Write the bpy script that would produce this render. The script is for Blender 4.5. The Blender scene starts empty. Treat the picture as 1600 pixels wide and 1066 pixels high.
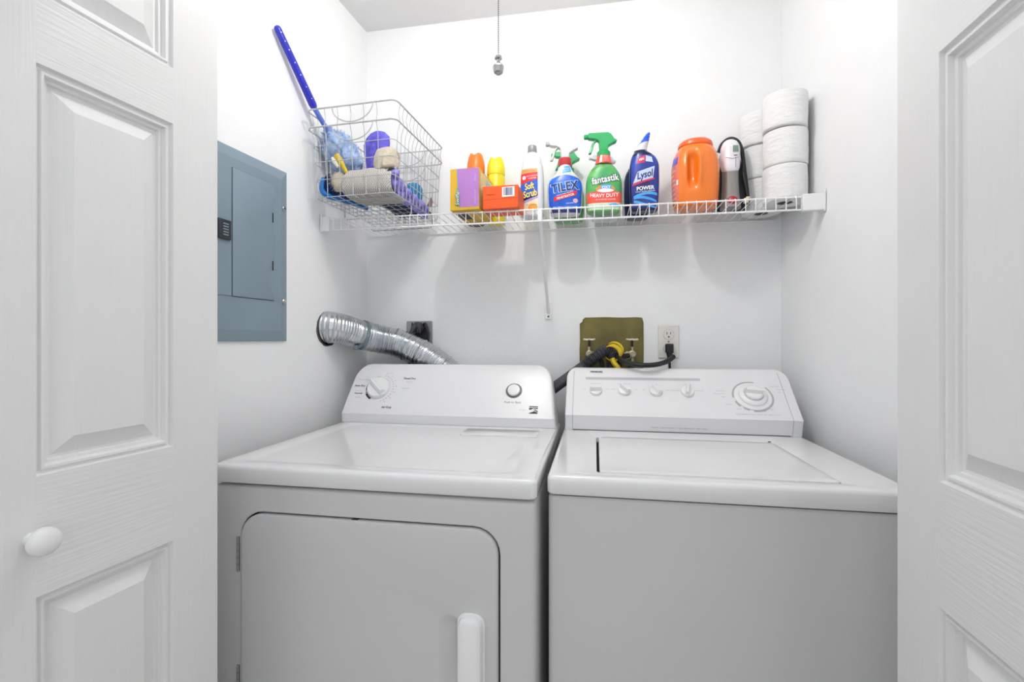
import bpy, bmesh, math, random
from mathutils import Vector, Matrix, noise
R = math.radians
C = bpy.context.scene.collection
SC = bpy.context.scene
# ------------------------------------------------------------ camera
cam_d = bpy.data.cameras.new('camera'); cam = bpy.data.objects.new('camera', cam_d); C.objects.link(cam)
cam_d.sensor_width = 36.0; cam_d.lens = 36 * 745 / 1600; cam_d.clip_start = 0.02
cam_d.shift_y = -2 / 1600
cam.location = (0, 0, 1.193); cam.rotation_euler = (R(90), 0, R(9.898))
SC.camera = cam
# ------------------------------------------------------------ world and exposure
w = bpy.data.worlds.new('room_daylight'); SC.world = w; w.use_nodes = True
w.node_tree.nodes['Background'].inputs[0].default_value = (0.96, 0.98, 1.0, 1)
w.node_tree.nodes['Background'].inputs[1].default_value = 1.0
SC.view_settings.view_transform = 'Standard'; SC.view_settings.look = 'None'
SC.view_settings.exposure = 0.0; SC.view_settings.gamma = 1; SC.view_settings.use_curve_mapping = False
BULB = 210.0          # radiance of the closet's ceiling bulb
BULB_POS = (-0.20, 0.97, 2.29)

# ------------------------------------------------------------ materials
def lin(h):
    if isinstance(h, tuple): return h
    v = [int(h[i:i+2], 16) / 255 for i in (0, 2, 4)]
    return tuple(x / 12.92 if x <= .04045 else ((x + .055) / 1.055) ** 2.4 for x in v)
MATS = {}
def mat(name, col, rough=.5, metal=0., vary=.03, vs=12., bump=0., bs=200., bscale=(1, 1, 1), coat=0., alpha=1., emit=None, trans=0., spec=.5, noise2=None):
    if name in MATS: return MATS[name]
    m = bpy.data.materials.new(name); m.use_nodes = True; nt = m.node_tree
    b = nt.nodes['Principled BSDF']; c = lin(col)
    tc = nt.nodes.new('ShaderNodeTexCoord')
    if vary > 0:
        n = nt.nodes.new('ShaderNodeTexNoise'); n.inputs['Scale'].default_value = vs; n.inputs['Detail'].default_value = 4
        r = nt.nodes.new('ShaderNodeValToRGB')
        r.color_ramp.elements[0].position = .3; r.color_ramp.elements[1].position = .7
        r.color_ramp.elements[0].color = tuple(x * (1 - vary) for x in c) + (1,)
        r.color_ramp.elements[1].color = tuple(min(1, x * (1 + vary)) for x in c) + (1,)
        if noise2: r.color_ramp.elements[0].color = lin(noise2) + (1,)
        nt.links.new(tc.outputs['Object'], n.inputs['Vector']); nt.links.new(n.outputs['Fac'], r.inputs['Fac'])
        nt.links.new(r.outputs['Color'], b.inputs['Base Color'])
    else: b.inputs['Base Color'].default_value = c + (1,)
    b.inputs['Roughness'].default_value = rough; b.inputs['Metallic'].default_value = metal
    b.inputs['Coat Weight'].default_value = coat; b.inputs['Coat Roughness'].default_value = .06
    b.inputs['Specular IOR Level'].default_value = spec
    b.inputs['Transmission Weight'].default_value = trans
    b.inputs['Alpha'].default_value = alpha
    if bump > 0:
        n = nt.nodes.new('ShaderNodeTexNoise'); n.inputs['Scale'].default_value = bs; n.inputs['Detail'].default_value = 3
        mp = nt.nodes.new('ShaderNodeMapping'); mp.inputs['Scale'].default_value = bscale
        nt.links.new(tc.outputs['Object'], mp.inputs['Vector']); nt.links.new(mp.outputs['Vector'], n.inputs['Vector'])
        bp = nt.nodes.new('ShaderNodeBump'); bp.inputs['Strength'].default_value = 1; bp.inputs['Distance'].default_value = bump
        nt.links.new(n.outputs['Fac'], bp.inputs['Height']); nt.links.new(bp.outputs['Normal'], b.inputs['Normal'])
    if emit:
        b.inputs['Emission Color'].default_value = (1, .985, .96, 1); b.inputs['Emission Strength'].default_value = emit
    MATS[name] = m; return m
WALL = mat('wall_paint', 'f3f4f5', .75, bump=.0006, bs=55, vary=.008)
WALLC = mat('ceiling_paint', 'e9e9e9', .9, bump=.0006, bs=90, vary=.01)
FLOOR = mat('hall_floor', '9d968d', .6, vary=.12, vs=30)
DOORV = mat('door_paint_upright_grain', 'e7e7e7', .42, bump=.0008, bs=1, bscale=(210, 60, 9), vary=.006)
DOORH = mat('door_paint_level_grain', 'e7e7e7', .42, bump=.0008, bs=1, bscale=(9, 60, 210), vary=.006)
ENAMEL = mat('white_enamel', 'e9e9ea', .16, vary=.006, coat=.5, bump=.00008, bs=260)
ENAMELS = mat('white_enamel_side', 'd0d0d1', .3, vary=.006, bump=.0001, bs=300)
PLAST = mat('white_console_plastic', 'ebebed', .28, vary=.005)
KNOB = mat('white_knob_plastic', 'f0f0f1', .25, vary=.005)
GREYP = mat('pale_grey_print', 'b5b7ba', .5, vary=.0)
PRINT = mat('grey_print', '55575b', .5, vary=.0)
DARKP = mat('dark_print', '3a3c40', .5, vary=.0)
BLACK = mat('black_rubber', '17171a', .5, vary=.1)
GAPSH = mat('black_gap_shade', '060606', .9, vary=.05)  # near-black colour standing in for shade in the appliance gaps
WIREW = mat('white_coated_wire', 'f2f2f3', .35, vary=.01)
WIREG = mat('dull_white_basket_wire', 'bbbcbf', .35, vary=.05, vs=40)
STEEL = mat('galvanised_steel', 'aab0b4', .3, metal=1, vary=.1, vs=60)
DUCT = mat('foil_duct', 'c9cdd1', .24, metal=1, vary=.07, vs=30, bump=.0005, bs=90)
CLAMP = mat('duct_clamp_metal', '7e8d96', .4, metal=.6, vary=.08)
PANEL = mat('blue_grey_panel_paint', '8194a0', .38, vary=.025, vs=7)
PANELD = mat('dark_latch_and_seam_shade', '2f353c', .5, vary=.05)  # latch plastic, also the painted shade round the panel door
CHROME = mat('dull_chrome', 'b9b9ba', .22, metal=1, vary=.03)
OLIVE = mat('olive_brass_box', '7c713c', .42, metal=.35, vary=.15, vs=9, noise2='5e5630')
BRASS = mat('tarnished_valve_metal', 'a89f86', .35, metal=.7, vary=.2, vs=90)
YELS = mat('yellow_strap_plastic', 'e3c21c', .35, vary=.08, vs=50)
PLATE = mat('ivory_outlet_plastic', 'e4e2dc', .4, vary=.01)
SLOT = mat('outlet_slot_dark', '1d1b1a', .6, vary=0)
ROLL = mat('toilet_paper', 'ebebeb', .9, bump=.0045, bs=26, bscale=(1, 1, 3), vary=.008)
CARD = mat('brown_cardboard', '8a7f76', .9, vary=.1)

# ------------------------------------------------------------ helpers
def tag(o, label=None, cat=None, group=None, kind=None):
    if label: o['label'] = label
    if cat: o['category'] = cat
    if group: o['group'] = group
    if kind: o['kind'] = kind
    return o
def empty(name, loc=(0, 0, 0), rz=0, label=None, cat=None, group=None, rx=0, ry=0):
    o = bpy.data.objects.new(name, None); C.objects.link(o); o.location = loc; o.rotation_euler = (rx, ry, rz)
    o.empty_display_size = .03
    return tag(o, label, cat, group)
def part(name, bm, m, parent=None, world=False, smooth=30, label=None, bevel=0, seg=2):
    """link bm as one mesh; with world=True its vertices are world coordinates and are brought into the root's frame"""
    me = bpy.data.meshes.new(name)
    if world and parent is not None:
        r = parent
        while r.parent: r = r.parent
        M = Matrix.LocRotScale(r.location, r.rotation_euler, r.scale).inverted(); bm.transform(M)
    bmesh.ops.recalc_face_normals(bm, faces=bm.faces[:])
    bm.to_mesh(me); bm.free()
    for x in (m if isinstance(m, (list, tuple)) else [m]): me.materials.append(x)
    if smooth:
        me.polygons.foreach_set('use_smooth', [True] * len(me.polygons)); me.set_sharp_from_angle(angle=R(smooth))
    o = bpy.data.objects.new(name, me); C.objects.link(o)
    if parent is not None: o.parent = parent
    if bevel:
        b = o.modifiers.new('bevel', 'BEVEL'); b.width = bevel; b.segments = seg; b.limit_method = 'ANGLE'; b.angle_limit = R(40)
    if label: o['label'] = label
    return o
B = bmesh.new
def box(bm, x0, x1, y0, y1, z0, z1, mi=0):
    v = [bm.verts.new(p) for p in ((x0, y0, z0), (x1, y0, z0), (x1, y1, z0), (x0, y1, z0), (x0, y0, z1), (x1, y0, z1), (x1, y1, z1), (x0, y1, z1))]
    for f in ((0, 3, 2, 1), (4, 5, 6, 7), (0, 1, 5, 4), (1, 2, 6, 5), (2, 3, 7, 6), (3, 0, 4, 7)):
        bm.faces.new([v[i] for i in f]).material_index = mi
    return bm
def tube(bm, pts, r, n=8, closed=False, cap=True, up=None):
    pts = [Vector(p) for p in pts]; k = len(pts)
    rad = r if isinstance(r, (list, tuple)) else [r] * k
    T = []
    for i in range(k):
        a = pts[i-1] if (i > 0 or closed) else pts[i]; b = pts[(i+1) % k] if (i < k-1 or closed) else pts[i]
        T.append((b - a).normalized())
    u = Vector(up) if up else (Vector((0, 0, 1)) if abs(T[0].z) < .9 else Vector((1, 0, 0)))
    u = (u - T[0] * u.dot(T[0])).normalized(); rows = []
    for i in range(k):
        u = u - T[i] * u.dot(T[i])
        if u.length < 1e-6: u = T[i].orthogonal()
        u.normalize(); v = T[i].cross(u)
        rows.append([bm.verts.new(pts[i] + (u * math.cos(2*math.pi*j/n) + v * math.sin(2*math.pi*j/n)) * rad[i]) for j in range(n)])
    for i in range(k if closed else k-1):
        a, b = rows[i], rows[(i+1) % k]
        for j in range(n): bm.faces.new((a[j], a[(j+1) % n], b[(j+1) % n], b[j]))
    if cap and not closed:
        bm.faces.new(rows[0][::-1]); bm.faces.new(rows[-1])
    return bm
def rings(bm, loops, cap0=True, cap1=True, mi=0):
    rows = [[bm.verts.new(p) for p in L] for L in loops]; n = len(rows[0])
    for a, b in zip(rows, rows[1:]):
        for j in range(n): bm.faces.new((a[j], a[(j+1) % n], b[(j+1) % n], b[j])).material_index = mi
    if cap0: bm.faces.new(rows[0][::-1]).material_index = mi
    if cap1: bm.faces.new(rows[-1]).material_index = mi
    return rows
def rrect(x0, x1, y0, y1, r, n=6):
    r = max(1e-5, min(r, (x1-x0)/2 - 1e-5, (y1-y0)/2 - 1e-5)); out = []
    for cx, cy, a0 in ((x1-r, y1-r, 0), (x0+r, y1-r, 90), (x0+r, y0+r, 180), (x1-r, y0+r, 270)):
        for i in range(n+1):
            a = R(a0 + 90*i/n); out.append((cx + r*math.cos(a), cy + r*math.sin(a)))
    return out
def xy(L, z): return [(p[0], p[1], z) for p in L]
def xz(L, y): return [(p[0], y, p[1]) for p in L]
def lathe(bm, prof, n=32, c=(0, 0, 0), axis='z', cap0=True, cap1=True):
    loops = []
    for r, h in prof:
        L = []
        for j in range(n):
            a = 2*math.pi*j/n; p = (r*math.cos(a), r*math.sin(a), h)
            if axis == 'y': p = (p[0], h, p[1])
            if axis == 'x': p = (h, p[0], p[1])
            L.append((p[0]+c[0], p[1]+c[1], p[2]+c[2]))
        loops.append(L)
    rings(bm, loops, cap0, cap1); return bm
def prism(bm, poly, y0, y1):     # polygon in x,z extruded along y
    rings(bm, [[(p[0], y0, p[1]) for p in poly], [(p[0], y1, p[1]) for p in poly]]); return bm
def ball(bm, c, r, sc=(1, 1, 1), sub=2):
    g = bmesh.ops.create_icosphere(bm, subdivisions=sub, radius=r)
    for v in g['verts']: v.co = Vector((v.co.x*sc[0]+c[0], v.co.y*sc[1]+c[1], v.co.z*sc[2]+c[2]))
    return bm
def cspline(pts, k=12):
    P = [Vector(p) for p in pts]; P = [P[0]*2-P[1]] + P + [P[-1]*2-P[-2]]; out = []
    for i in range(1, len(P)-2):
        for j in range(k):
            t = j/k; a, b, c, d = P[i-1:i+3]
            out.append(.5*((2*b) + (c-a)*t + (2*a-5*b+4*c-d)*t*t + (3*b-a-3*c+d)*t**3))
    out.append(P[-2]); return out
def text_bm(body, size, fn, shear=0, bold=0, sx=1., align='CENTER', spacing=1.):
    cu = bpy.data.curves.new('t', 'FONT'); cu.body = body; cu.size = size; cu.align_x = align; cu.align_y = 'CENTER'
    cu.shear = shear; cu.offset = bold; cu.space_character = spacing; cu.resolution_u = 3
    o = bpy.data.objects.new('t', cu); C.objects.link(o); bpy.context.view_layer.update()
    me = bpy.data.meshes.new_from_object(o.evaluated_get(bpy.context.evaluated_depsgraph_get()))
    bm = B(); bm.from_mesh(me); bpy.data.objects.remove(o); bpy.data.curves.remove(cu); bpy.data.meshes.remove(me)
    for v in bm.verts: v.co = Vector(fn(v.co.x*sx, v.co.y))
    return bm
def text(body, size, fn, m, parent, name='lettering', world=False, **k):
    return part(name, text_bm(body, size, fn, **k), m, parent, world=world, smooth=0)
def texts(items, m, parent, name='lettering', world=False):
    """several words of one print job as one mesh; items = (body, size, fn, kwargs)"""
    bm = B()
    for body, size, fn, kw in items:
        b2 = text_bm(body, size, fn, **kw); me = bpy.data.meshes.new('tmp'); b2.to_mesh(me); b2.free(); bm.from_mesh(me); bpy.data.meshes.remove(me)
    return part(name, bm, m, parent, world=world, smooth=0)

# ------------------------------------------------------------ the room
YB = 1.77; XL = -.896; XR = .629; ZC = 2.418
SL = .0875; SR = .055          # the side walls splay towards the door
def wallL(y): return XL - SL*(YB-y)
def wallR(y): return XR + SR*(YB-y)
YF = .79                        # inner face of the front wall
def structure(name, bm, m, **k): return tag(part(name, bm, m, **k), kind='structure')
b = B(); box(b, XL-.25, XR+.25, YB, YB+.1, 0, ZC+.02)
wb = structure('wall_back', b, WALL, smooth=0)
def slab(bm, p, q, r_, s, z0, z1):
    v = [(p[0], p[1]), (q[0], q[1]), (r_[0], r_[1]), (s[0], s[1])]
    rings(bm, [xy(v, z0), xy(v, z1)])
# left wall with the vent hole drilled through it
HY, HZ, HR = 1.525, 1.230, .058
b = B()
def lw(y, z, d=0): return (wallL(y)-d, y, z)
circ = [(HY+HR*math.cos(2*math.pi*i/32), HZ+HR*math.sin(2*math.pi*i/32)) for i in range(32)]
def sq(a, h):
    c_, s_ = math.cos(a), math.sin(a); k = h/max(abs(c_), abs(s_)); return (HY+c_*k, HZ+s_*k)
sqr = [sq(2*math.pi*i/32, .12) for i in range(32)]
rings(b, [[lw(y, z) for y, z in sqr], [lw(y, z) for y, z in circ], [lw(y, z, .1) for y, z in circ]], False, True)
for (y0, y1, z0, z1) in ((.6, HY-.12, 0, ZC+.02), (HY+.12, YB+.1, 0, ZC+.02), (HY-.12, HY+.12, 0, HZ-.12), (HY-.12, HY+.12, HZ+.12, ZC+.02)):
    slab(b, lw(y0, 0)[:2], lw(y1, 0)[:2], lw(y1, 0, .12)[:2], lw(y0, 0, .12)[:2], z0, z1)
structure('wall_left', b, WALL, smooth=0)
b = B(); slab(b, (wallR(.6), .6), (wallR(YB+.1), YB+.1), (wallR(YB+.1)+.12, YB+.1), (wallR(.6)+.12, .6), 0, ZC+.02)
structure('wall_right', b, WALL, smooth=0)
b = B(); box(b, -1.3, 1.0, YF-.1, YB+.1, ZC, ZC+.1); structure('ceiling', b, WALLC, smooth=0)
b = B(); box(b, -3, 3, -3, YB+.1, -.05, 0); structure('floor', b, FLOOR, smooth=0)
b = B()
box(b, -1.3, -.81, YF-.09, YF+.01, 0, ZC); box(b, .545, 1.0, YF-.09, YF+.01, 0, ZC); box(b, -.81, .545, YF-.09, YF+.01, 2.06, ZC)
structure('wall_front', b, WALL, smooth=0)

# ------------------------------------------------------------ folding doors
def door_leaf(name, loc, ang, m0, label):
    W = .378; TH = .034; bm = B()
    pz = ((.24, .839), (1.005, 1.574), (1.672, 1.93)); x0, x1 = m0, m0+.195
    def q(xa, xb, za, zb, mi, y=0.):
        f = bm.faces.new([bm.verts.new(p) for p in ((xa, y, za), (xb, y, za), (xb, y, zb), (xa, y, zb))]); f.material_index = mi
    Z0, Z1 = .02, 2.03
    q(0, x0, Z0, Z1, 0); q(x1, W, Z0, Z1, 0)
    zs = [Z0] + [z for p in pz for z in p] + [Z1]
    for i in range(0, 8, 2): q(x0, x1, zs[i], zs[i+1], 1)
    prof = ((0, 0), (.0025, .0042), (.006, .0048), (.0075, .0022), (.011, .0026), (.0135, .0075), (.018, .0082), (.0195, .0112), (.0235, .0118), (.046, .0035), (.0475, .0028))
    for za, zb in pz:
        L = [xz([(x0+i, za+i), (x1-i, za+i), (x1-i, zb-i), (x0+i, zb-i)], d) for i, d in [(i_, d_*1.35) for i_, d_ in prof]]
        rings(bm, L, False, True, 0)
    # edges and back
    for f in (((0, 0, Z0), (0, 0, Z1), (0, TH, Z1), (0, TH, Z0)), ((W, 0, Z0), (W, 0, Z1), (W, TH, Z1), (W, TH, Z0)),
              ((0, TH, Z0), (W, TH, Z0), (W, TH, Z1), (0, TH, Z1)), ((0, 0, Z1), (W, 0, Z1), (W, TH, Z1), (0, TH, Z1)), ((0, 0, Z0), (W, 0, Z0), (W, TH, Z0), (0, TH, Z0))):
        bm.faces.new([bm.verts.new(p) for p in f])
    bmesh.ops.remove_doubles(bm, verts=bm.verts[:], dist=1e-5)
    o = part(name, bm, [DOORV, DOORH], None, smooth=18)
    o.location = loc; o.rotation_euler = (0, 0, ang)
    return tag(o, label, 'door', kind='structure')
d1 = door_leaf('door_1', (-.766, .4385, 0), math.atan2(.9933, .1139), .094, 'white folding door leaf with a round knob, open on the left')
d2 = door_leaf('door_2', (.454, .817, 0), math.atan2(-.9988, -.0517), .097, 'white folding door leaf without a knob, open on the right')
b = B(); lathe(b, [(.010, 0), (.0095, -.004), (.0065, -.009), (.0075, -.013), (.0145, -.016), (.0185, -.021), (.0195, -.026), (.0175, -.032), (.012, -.036), (.005, -.0375)], 32, (.089, 0, .921), 'y')
part('door_knob', b, mat('white_knob_paint', 'ededed', .3, vary=.005), d1)

# ------------------------------------------------------------ ceiling lamp with pull chain
lx, ly, lz = BULB_POS
t = empty('ceiling_lamp', (lx, ly, ZC), label='bare bulb lampholder on the closet ceiling with a hanging bead chain', cat='lamp')
b = B(); lathe(b, [(.055, 0), (.056, -.012), (.045, -.028), (.024, -.036), (.022, -.07), (.019, -.075)], 32, (0, 0, 0))
part('lampholder', b, KNOB, t)
b = B(); dz = lz-ZC
lathe(b, [(.013, dz+.082), (.014, dz+.06), (.022, dz+.038), (.031, dz+.016), (.034, dz), (.031, dz-.017), (.02, dz-.03), (.006, dz-.035)], 24)
part('bulb', b, mat('lit_bulb', 'ffffff', .5, vary=0, emit=BULB), t)
CX, CY = -.2, .98
ox, oy = CX-lx, CY-ly
b = B()
nb = 120; zt, zb = ZC-.07, 1.787
tube(b, [(ox, oy, zt-ZC), (ox, oy, zb-ZC)], .0005, 5)
tube(b, [(-.0, -.02, -.06), (ox, oy, zt-ZC)], .002, 6)
for i in range(int((zt-zb)/.0043)):
    ball(b, (ox, oy, zb-ZC+i*.0043), .0016, sub=1)
part('bead_chain', b, mat('chain_metal', '77777a', .35, metal=.8, vary=.1), t)
b = B(); z = -ZC
lathe(b, [(.0015, 1.791+z), (.0055, 1.789+z), (.0078, 1.786+z), (.0078, 1.782+z), (.0045, 1.779+z), (.0035, 1.775+z), (.0055, 1.772+z), (.0105, 1.768+z), (.0122, 1.7645+z), (.0112, 1.762+z), (.0115, 1.759+z), (.0095, 1.753+z), (.005, 1.7495+z), (.001, 1.7487+z)], 24, (ox, oy, 0))
part('pull_knob', b, CHROME, t)

# ------------------------------------------------------------ electrical panel on the left wall
th = math.atan2(1, SL)                        # local x runs along the wall towards the back, local y out of the room
PY0 = .95; t = empty('breaker_panel', (wallL(PY0)+.0015, PY0, 1.189), th, 'blue-grey metal breaker panel cover on the left wall beside the folding door', 'electrical panel')
k = math.sqrt(1+SL*SL)
def pl(y): return (y-PY0)*k
b = B()
L = lambda i, d: xz([(0+i, 0+i), (pl(1.318)-i, 0+i), (pl(1.318)-i, .514-i), (0+i, .514-i)], d)
rings(b, [L(0, 0), L(0, -.004), L(.002, -.006), L(.028, -.012), L(.030, -.0125)], True, True)
part('panel_cover', b, PANEL, t, smooth=12)
def pdoor(xa, xb, za, zb, r_):
    out_ = []
    for x_, z_ in rrect(xa, xb, za, zb, r_):
        cx_ = xa if x_ < (xa+xb)/2 else xb; cz_ = za if z_ < (za+zb)/2 else zb
        f_ = 1 if (cx_ == xb and cz_ == zb) else .15
        out_.append((cx_+(x_-cx_)*f_, cz_+(z_-cz_)*f_))
    return out_
b = B()
L = lambda i, d: xz(pdoor(pl(1.108)+i, pl(1.256)-i, .119+i, .457-i, .02-i*.5), d)
rings(b, [L(0, -.0128), L(0, -.015), L(.0015, -.0158)], True, True); pd = part('panel_door', b, PANEL, t)
b = B(); rings(b, [xz(pdoor(pl(1.1068), pl(1.2572), .1175, .4582, .021), -.0127), xz(pdoor(pl(1.1068), pl(1.2572), .1175, .4582, .021), -.0134)]); part('panel_seam_shade', b, PANELD, t)  # dark plate behind the door paints the shadow line of its seam
b = B(); box(b, pl(.98), pl(1.106), -.0145, -.0126, .119, .459); part('latch_strip', b, PANEL, t, bevel=.0008)
b = B(); box(b, pl(1.06), pl(1.098), -.022, -.0146, .262, .313); o = part('latch', b, PANELD, t, bevel=.002)
b = B()
for i in range(5): box(b, pl(1.072), pl(1.088), -.0232, -.0222, .272+i*.007, .275+i*.007)
part('latch_ridge', b, PANEL, o)
for z0, z1 in ((.205, .233), (.345, .373)):
    b = B(); box(b, pl(1.2465), pl(1.2505), -.0172, -.0159, z0, z1); part('hinge_slot', b, SLOT, t, bevel=.0006)
for z0 in (.398, .119):
    b = B(); lathe(b, [(.0075, -.0127), (.0075, -.0145), (.0055, -.0165), (.001, -.0172)], 16, (pl(1.297), 0, z0), 'y'); part('screw', b, CHROME, t)

# ------------------------------------------------------------ washer
WX0, WX1 = -.098, .588; WF = .978
wr = empty('washing_machine', ((WX0+WX1)/2, 1.31, 0), label='white top-loading washer with five console knobs, under the right of the shelf', cat='washing machine')
b = B()
L = lambda i, z, r=.012: xy(rrect(WX0+.002+i, WX1-.002-i, WF+.008+i, 1.65-i, r), z)
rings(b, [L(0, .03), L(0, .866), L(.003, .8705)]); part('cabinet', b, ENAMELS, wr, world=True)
b = B(); rings(b, [L(.007, .869), L(.007, .8750)]); part('rim_gap_shade', b, GAPSH, wr, world=True)  # black strip paints the shade in the gap below the top deck
b = B(); LX0, LX1, LY0, LY1 = .003, .473, 1.018, 1.385
out = lambda i, z: xy(rrect(WX0+i, WX1-i, WF+i, 1.655-i, .014), z)
hole = lambda i, z: xy(rrect(LX0+i, LX1-i, LY0+i, LY1-i, .012), z)
rings(b, [out(.008, .8745), out(.002, .8755), out(0, .879), out(0, .905), out(.0008, .9085), out(.0028, .9118), out(.006, .9138), out(.012, .9145), hole(-.002, .9145), hole(-.0005, .914), hole(0, .912), hole(0, .9), hole(.01, .9)])
part('top_deck', b, ENAMEL, wr, world=True)
b = B()
lid = lambda i, z, g=.0: xy(rrect(LX0+.0060+i, LX1-.002-i, LY0+.0022+i, LY1-.002-i, .011), z)
rings(b, [lid(0, .902), lid(0, .9135), lid(.001, .9155), lid(.004, .9168), lid(.02, .9172)])
lo = part('lid', b, ENAMEL, wr, world=True)
b = B(); rings(b, [xy(rrect(LX0+.0006, LX1-.0006, LY0+.0006, LY1-.0006, .011), .9002), xy(rrect(LX0+.0006, LX1-.0006, LY0+.0006, LY1-.0006, .011), .9015)]); part('lid_gap_shade', b, GAPSH, wr, world=True)  # dark plate in the recess, shade of the lid gap put in as colour
b = B(); lathe(b, [(.004, .9145), (.004, .9165), (.001, .917)], 12, (.466, 1.396, 0)); part('hinge_cap', b, PRINT, wr, world=True)
b = B(); box(b, WX0+.06, WX1-.06, WF+.05, 1.6, 0, .03); part('foot_frame', b, BLACK, wr, world=True)
def console(slices, yb, x0, x1, cr, r, ztop, parent, name='control_console', mats=PLAST, ins=lambda z: (0, 0)):
    b = B(); loops = []
    for z, yf in slices:
        d = 0
        if z > ztop-cr: d = cr - math.sqrt(max(0, cr*cr-(z-(ztop-cr))**2))
        a, c_ = ins(z)
        loops.append(xy(rrect(x0+d+a, x1-d-c_, yf, yb, r, 4), z))
    rings(b, loops); return part(name, b, mats, parent, world=True, smooth=35)
def wface(z):      # washer console front y at height z
    if z < .962: return 1.486 - (z-.914)/.048*.011
    if z < 1.080: return 1.475 + (z-.962)*(.125/.123)
    q = (z-1.080)/.018; return 1.475 + (z-.962)*(.125/.123) + .012*(1-math.sqrt(max(0, 1-q*q)))
zs = [.9148, .93, .945, .9600, .962, .964, .98, 1.0, 1.02, 1.04, 1.055, 1.065, 1.072, 1.08, 1.085, 1.089, 1.092, 1.0945, 1.0965, 1.0978]
wc = console([(z, wface(z)) for z in zs], 1.648, WX0+.006, WX1-.003, .032, .006, 1.099, wr)
for xs in (-.069, .5575):   # the two moulded seams
    b = B(); pts = [(xs, wface(z)-.0002, z) for z in zs[:-4]]; tube(b, pts, .0009, 5); part('seam', b, GREYP, wc, world=True)
b = B(); tube(b, [(WX0+.03, 1.4858, .916), (WX1-.035, 1.4858, .916)], .0014, 5); part('seam', b, PRINT, wc, world=True)
UW = Vector((0, .125, .123)).normalized(); NW = Vector((0, -.123, .125)).normalized()
def WP(x0, z0, off=.0006):
    base = Vector((x0, 1.475+(z0-.962)*(.125/.123), z0)) + NW*off
    return lambda x, y: base + Vector((x, 0, 0)) + UW*y
def WQ(x0, z0, off=.0006):
    f = WP(x0, z0, off); return f
def frame_tube(bm, f, prof, n, M):
    pass
def disc_on(b, P, U, N, prof, n=32):   # lathe on a tilted face: prof = (radius, height above the face)
    X = Vector((1, 0, 0)); loops = [[P + X*(r*math.cos(2*math.pi*j/n)) + U*(r*math.sin(2*math.pi*j/n)) + N*h for j in range(n)] for r, h in prof]
    rings(b, loops)
def bar_on(b, P, U, N, length, w0, w1, h0, h1, ang):
    X = Vector((1, 0, 0)); d = X*math.cos(ang)+U*math.sin(ang); e = -X*math.sin(ang)+U*math.cos(ang)
    def L(s, w, h): return [P+d*(sx*length/2*s)+e*(sy*w/2)+N*h for sx, sy in ((-1, -1), (1, -1), (1, 1), (-1, 1))]
    rings(b, [L(1, w0, h0), L(1, w1, h1*.85), L(.93, w1*.6, h1)])
def face_pt(x, z, yf): return Vector((x, yf, z))
def arc_on(b, P, U, N, r, w, a0, a1, h=.0007, n=30):
    X = Vector((1, 0, 0)); rows = []
    for i in range(n+1):
        a = R(a0+(a1-a0)*i/n); d = X*math.cos(a)+U*math.sin(a); rows.append((b.verts.new(P+d*(r-w/2)+N*h), b.verts.new(P+d*(r+w/2)+N*h)))
    for p, q in zip(rows, rows[1:]): b.faces.new((p[0], p[1], q[1], q[0]))
for kx, kz, an in ((.002, 1.0297, 2), (.0916, 1.0312, -48), (.1872, 1.031, -60), (.2806, 1.0308, 78)):
    P = WP(kx, kz, 0)(0, 0); b = B()
    disc_on(b, P, UW, NW, [(.0195, .0004), (.0195, .005), (.0180, .0085), (.014, .0095)])
    o = part('control_knob', b, KNOB, wr, world=True)
    b = B(); bar_on(b, P, UW, NW, .034, .013, .009, .008, .023, R(an)); part('knob_grip', b, KNOB, o, world=True)
P = WP(.4661, 1.0218, 0)(0, 0)
b = B(); disc_on(b, P, UW, NW, [(.052, .0004), (.052, .0025), (.049, .004), (.040, .0045)], 48); dl = part('cycle_dial', b, KNOB, wr, world=True)
b = B(); disc_on(b, P, UW, NW, [(.040, .004), (.0395, .010), (.035, .014), (.028, .0155), (.027, .013), (.026, .013)], 48); part('dial_ring', b, KNOB, dl, world=True)
b = B(); disc_on(b, P, UW, NW, [(.026, .012), (.0255, .022), (.022, .025)], 32); bar_on(b, P, UW, NW, .05, .018, .012, .02, .036, R(-6)); part('dial_grip', b, KNOB, dl, world=True)
b = B(); arc_on(b, P, UW, NW, .0555, .005, 75, 185); arc_on(b, P, UW, NW, .0555, .005, 200, 222); arc_on(b, P, UW, NW, .0555, .004, 232, 250); arc_on(b, P, UW, NW, .0555, .005, 262, 400)
part('dial_scale', b, GREYP, wr, world=True, smooth=0)
b = B(); q0 = WP(-.031, 1.0665); q1 = WP(.3252, 1.0665)
b.faces.new([b.verts.new(p) for p in (q0(0, -.0055), q1(0, -.0055), q1(0, .0055), q0(0, .0055))]); part('name_band', b, mat('band_grey', 'c3c5c8', .45, vary=0), wr, world=True, smooth=0)
texts([('KENMORE', .0085, WP(.004, 1.0865, .0008), {'bold': .0004}), ], DARKP, wr, world=True)
it = []
for kx, ws in ((.002, ('WATER LEVEL', 'LOW', 'HIGH')), (.0916, ('WASH/RINSE TEMP', 'COLD', 'HOT')), (.1872, ('FABRIC', 'OFF', 'ON')), (.2806, ('SPEED', 'EXTRA RINSE', 'FAST/SLOW'))):
    it.append((ws[0], .0052, WP(kx, 1.0510), {})); it.append((ws[1], .0048, WP(kx-.036, 1.035), {})); it.append((ws[2], .0048, WP(kx+.036, 1.035), {}))
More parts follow.
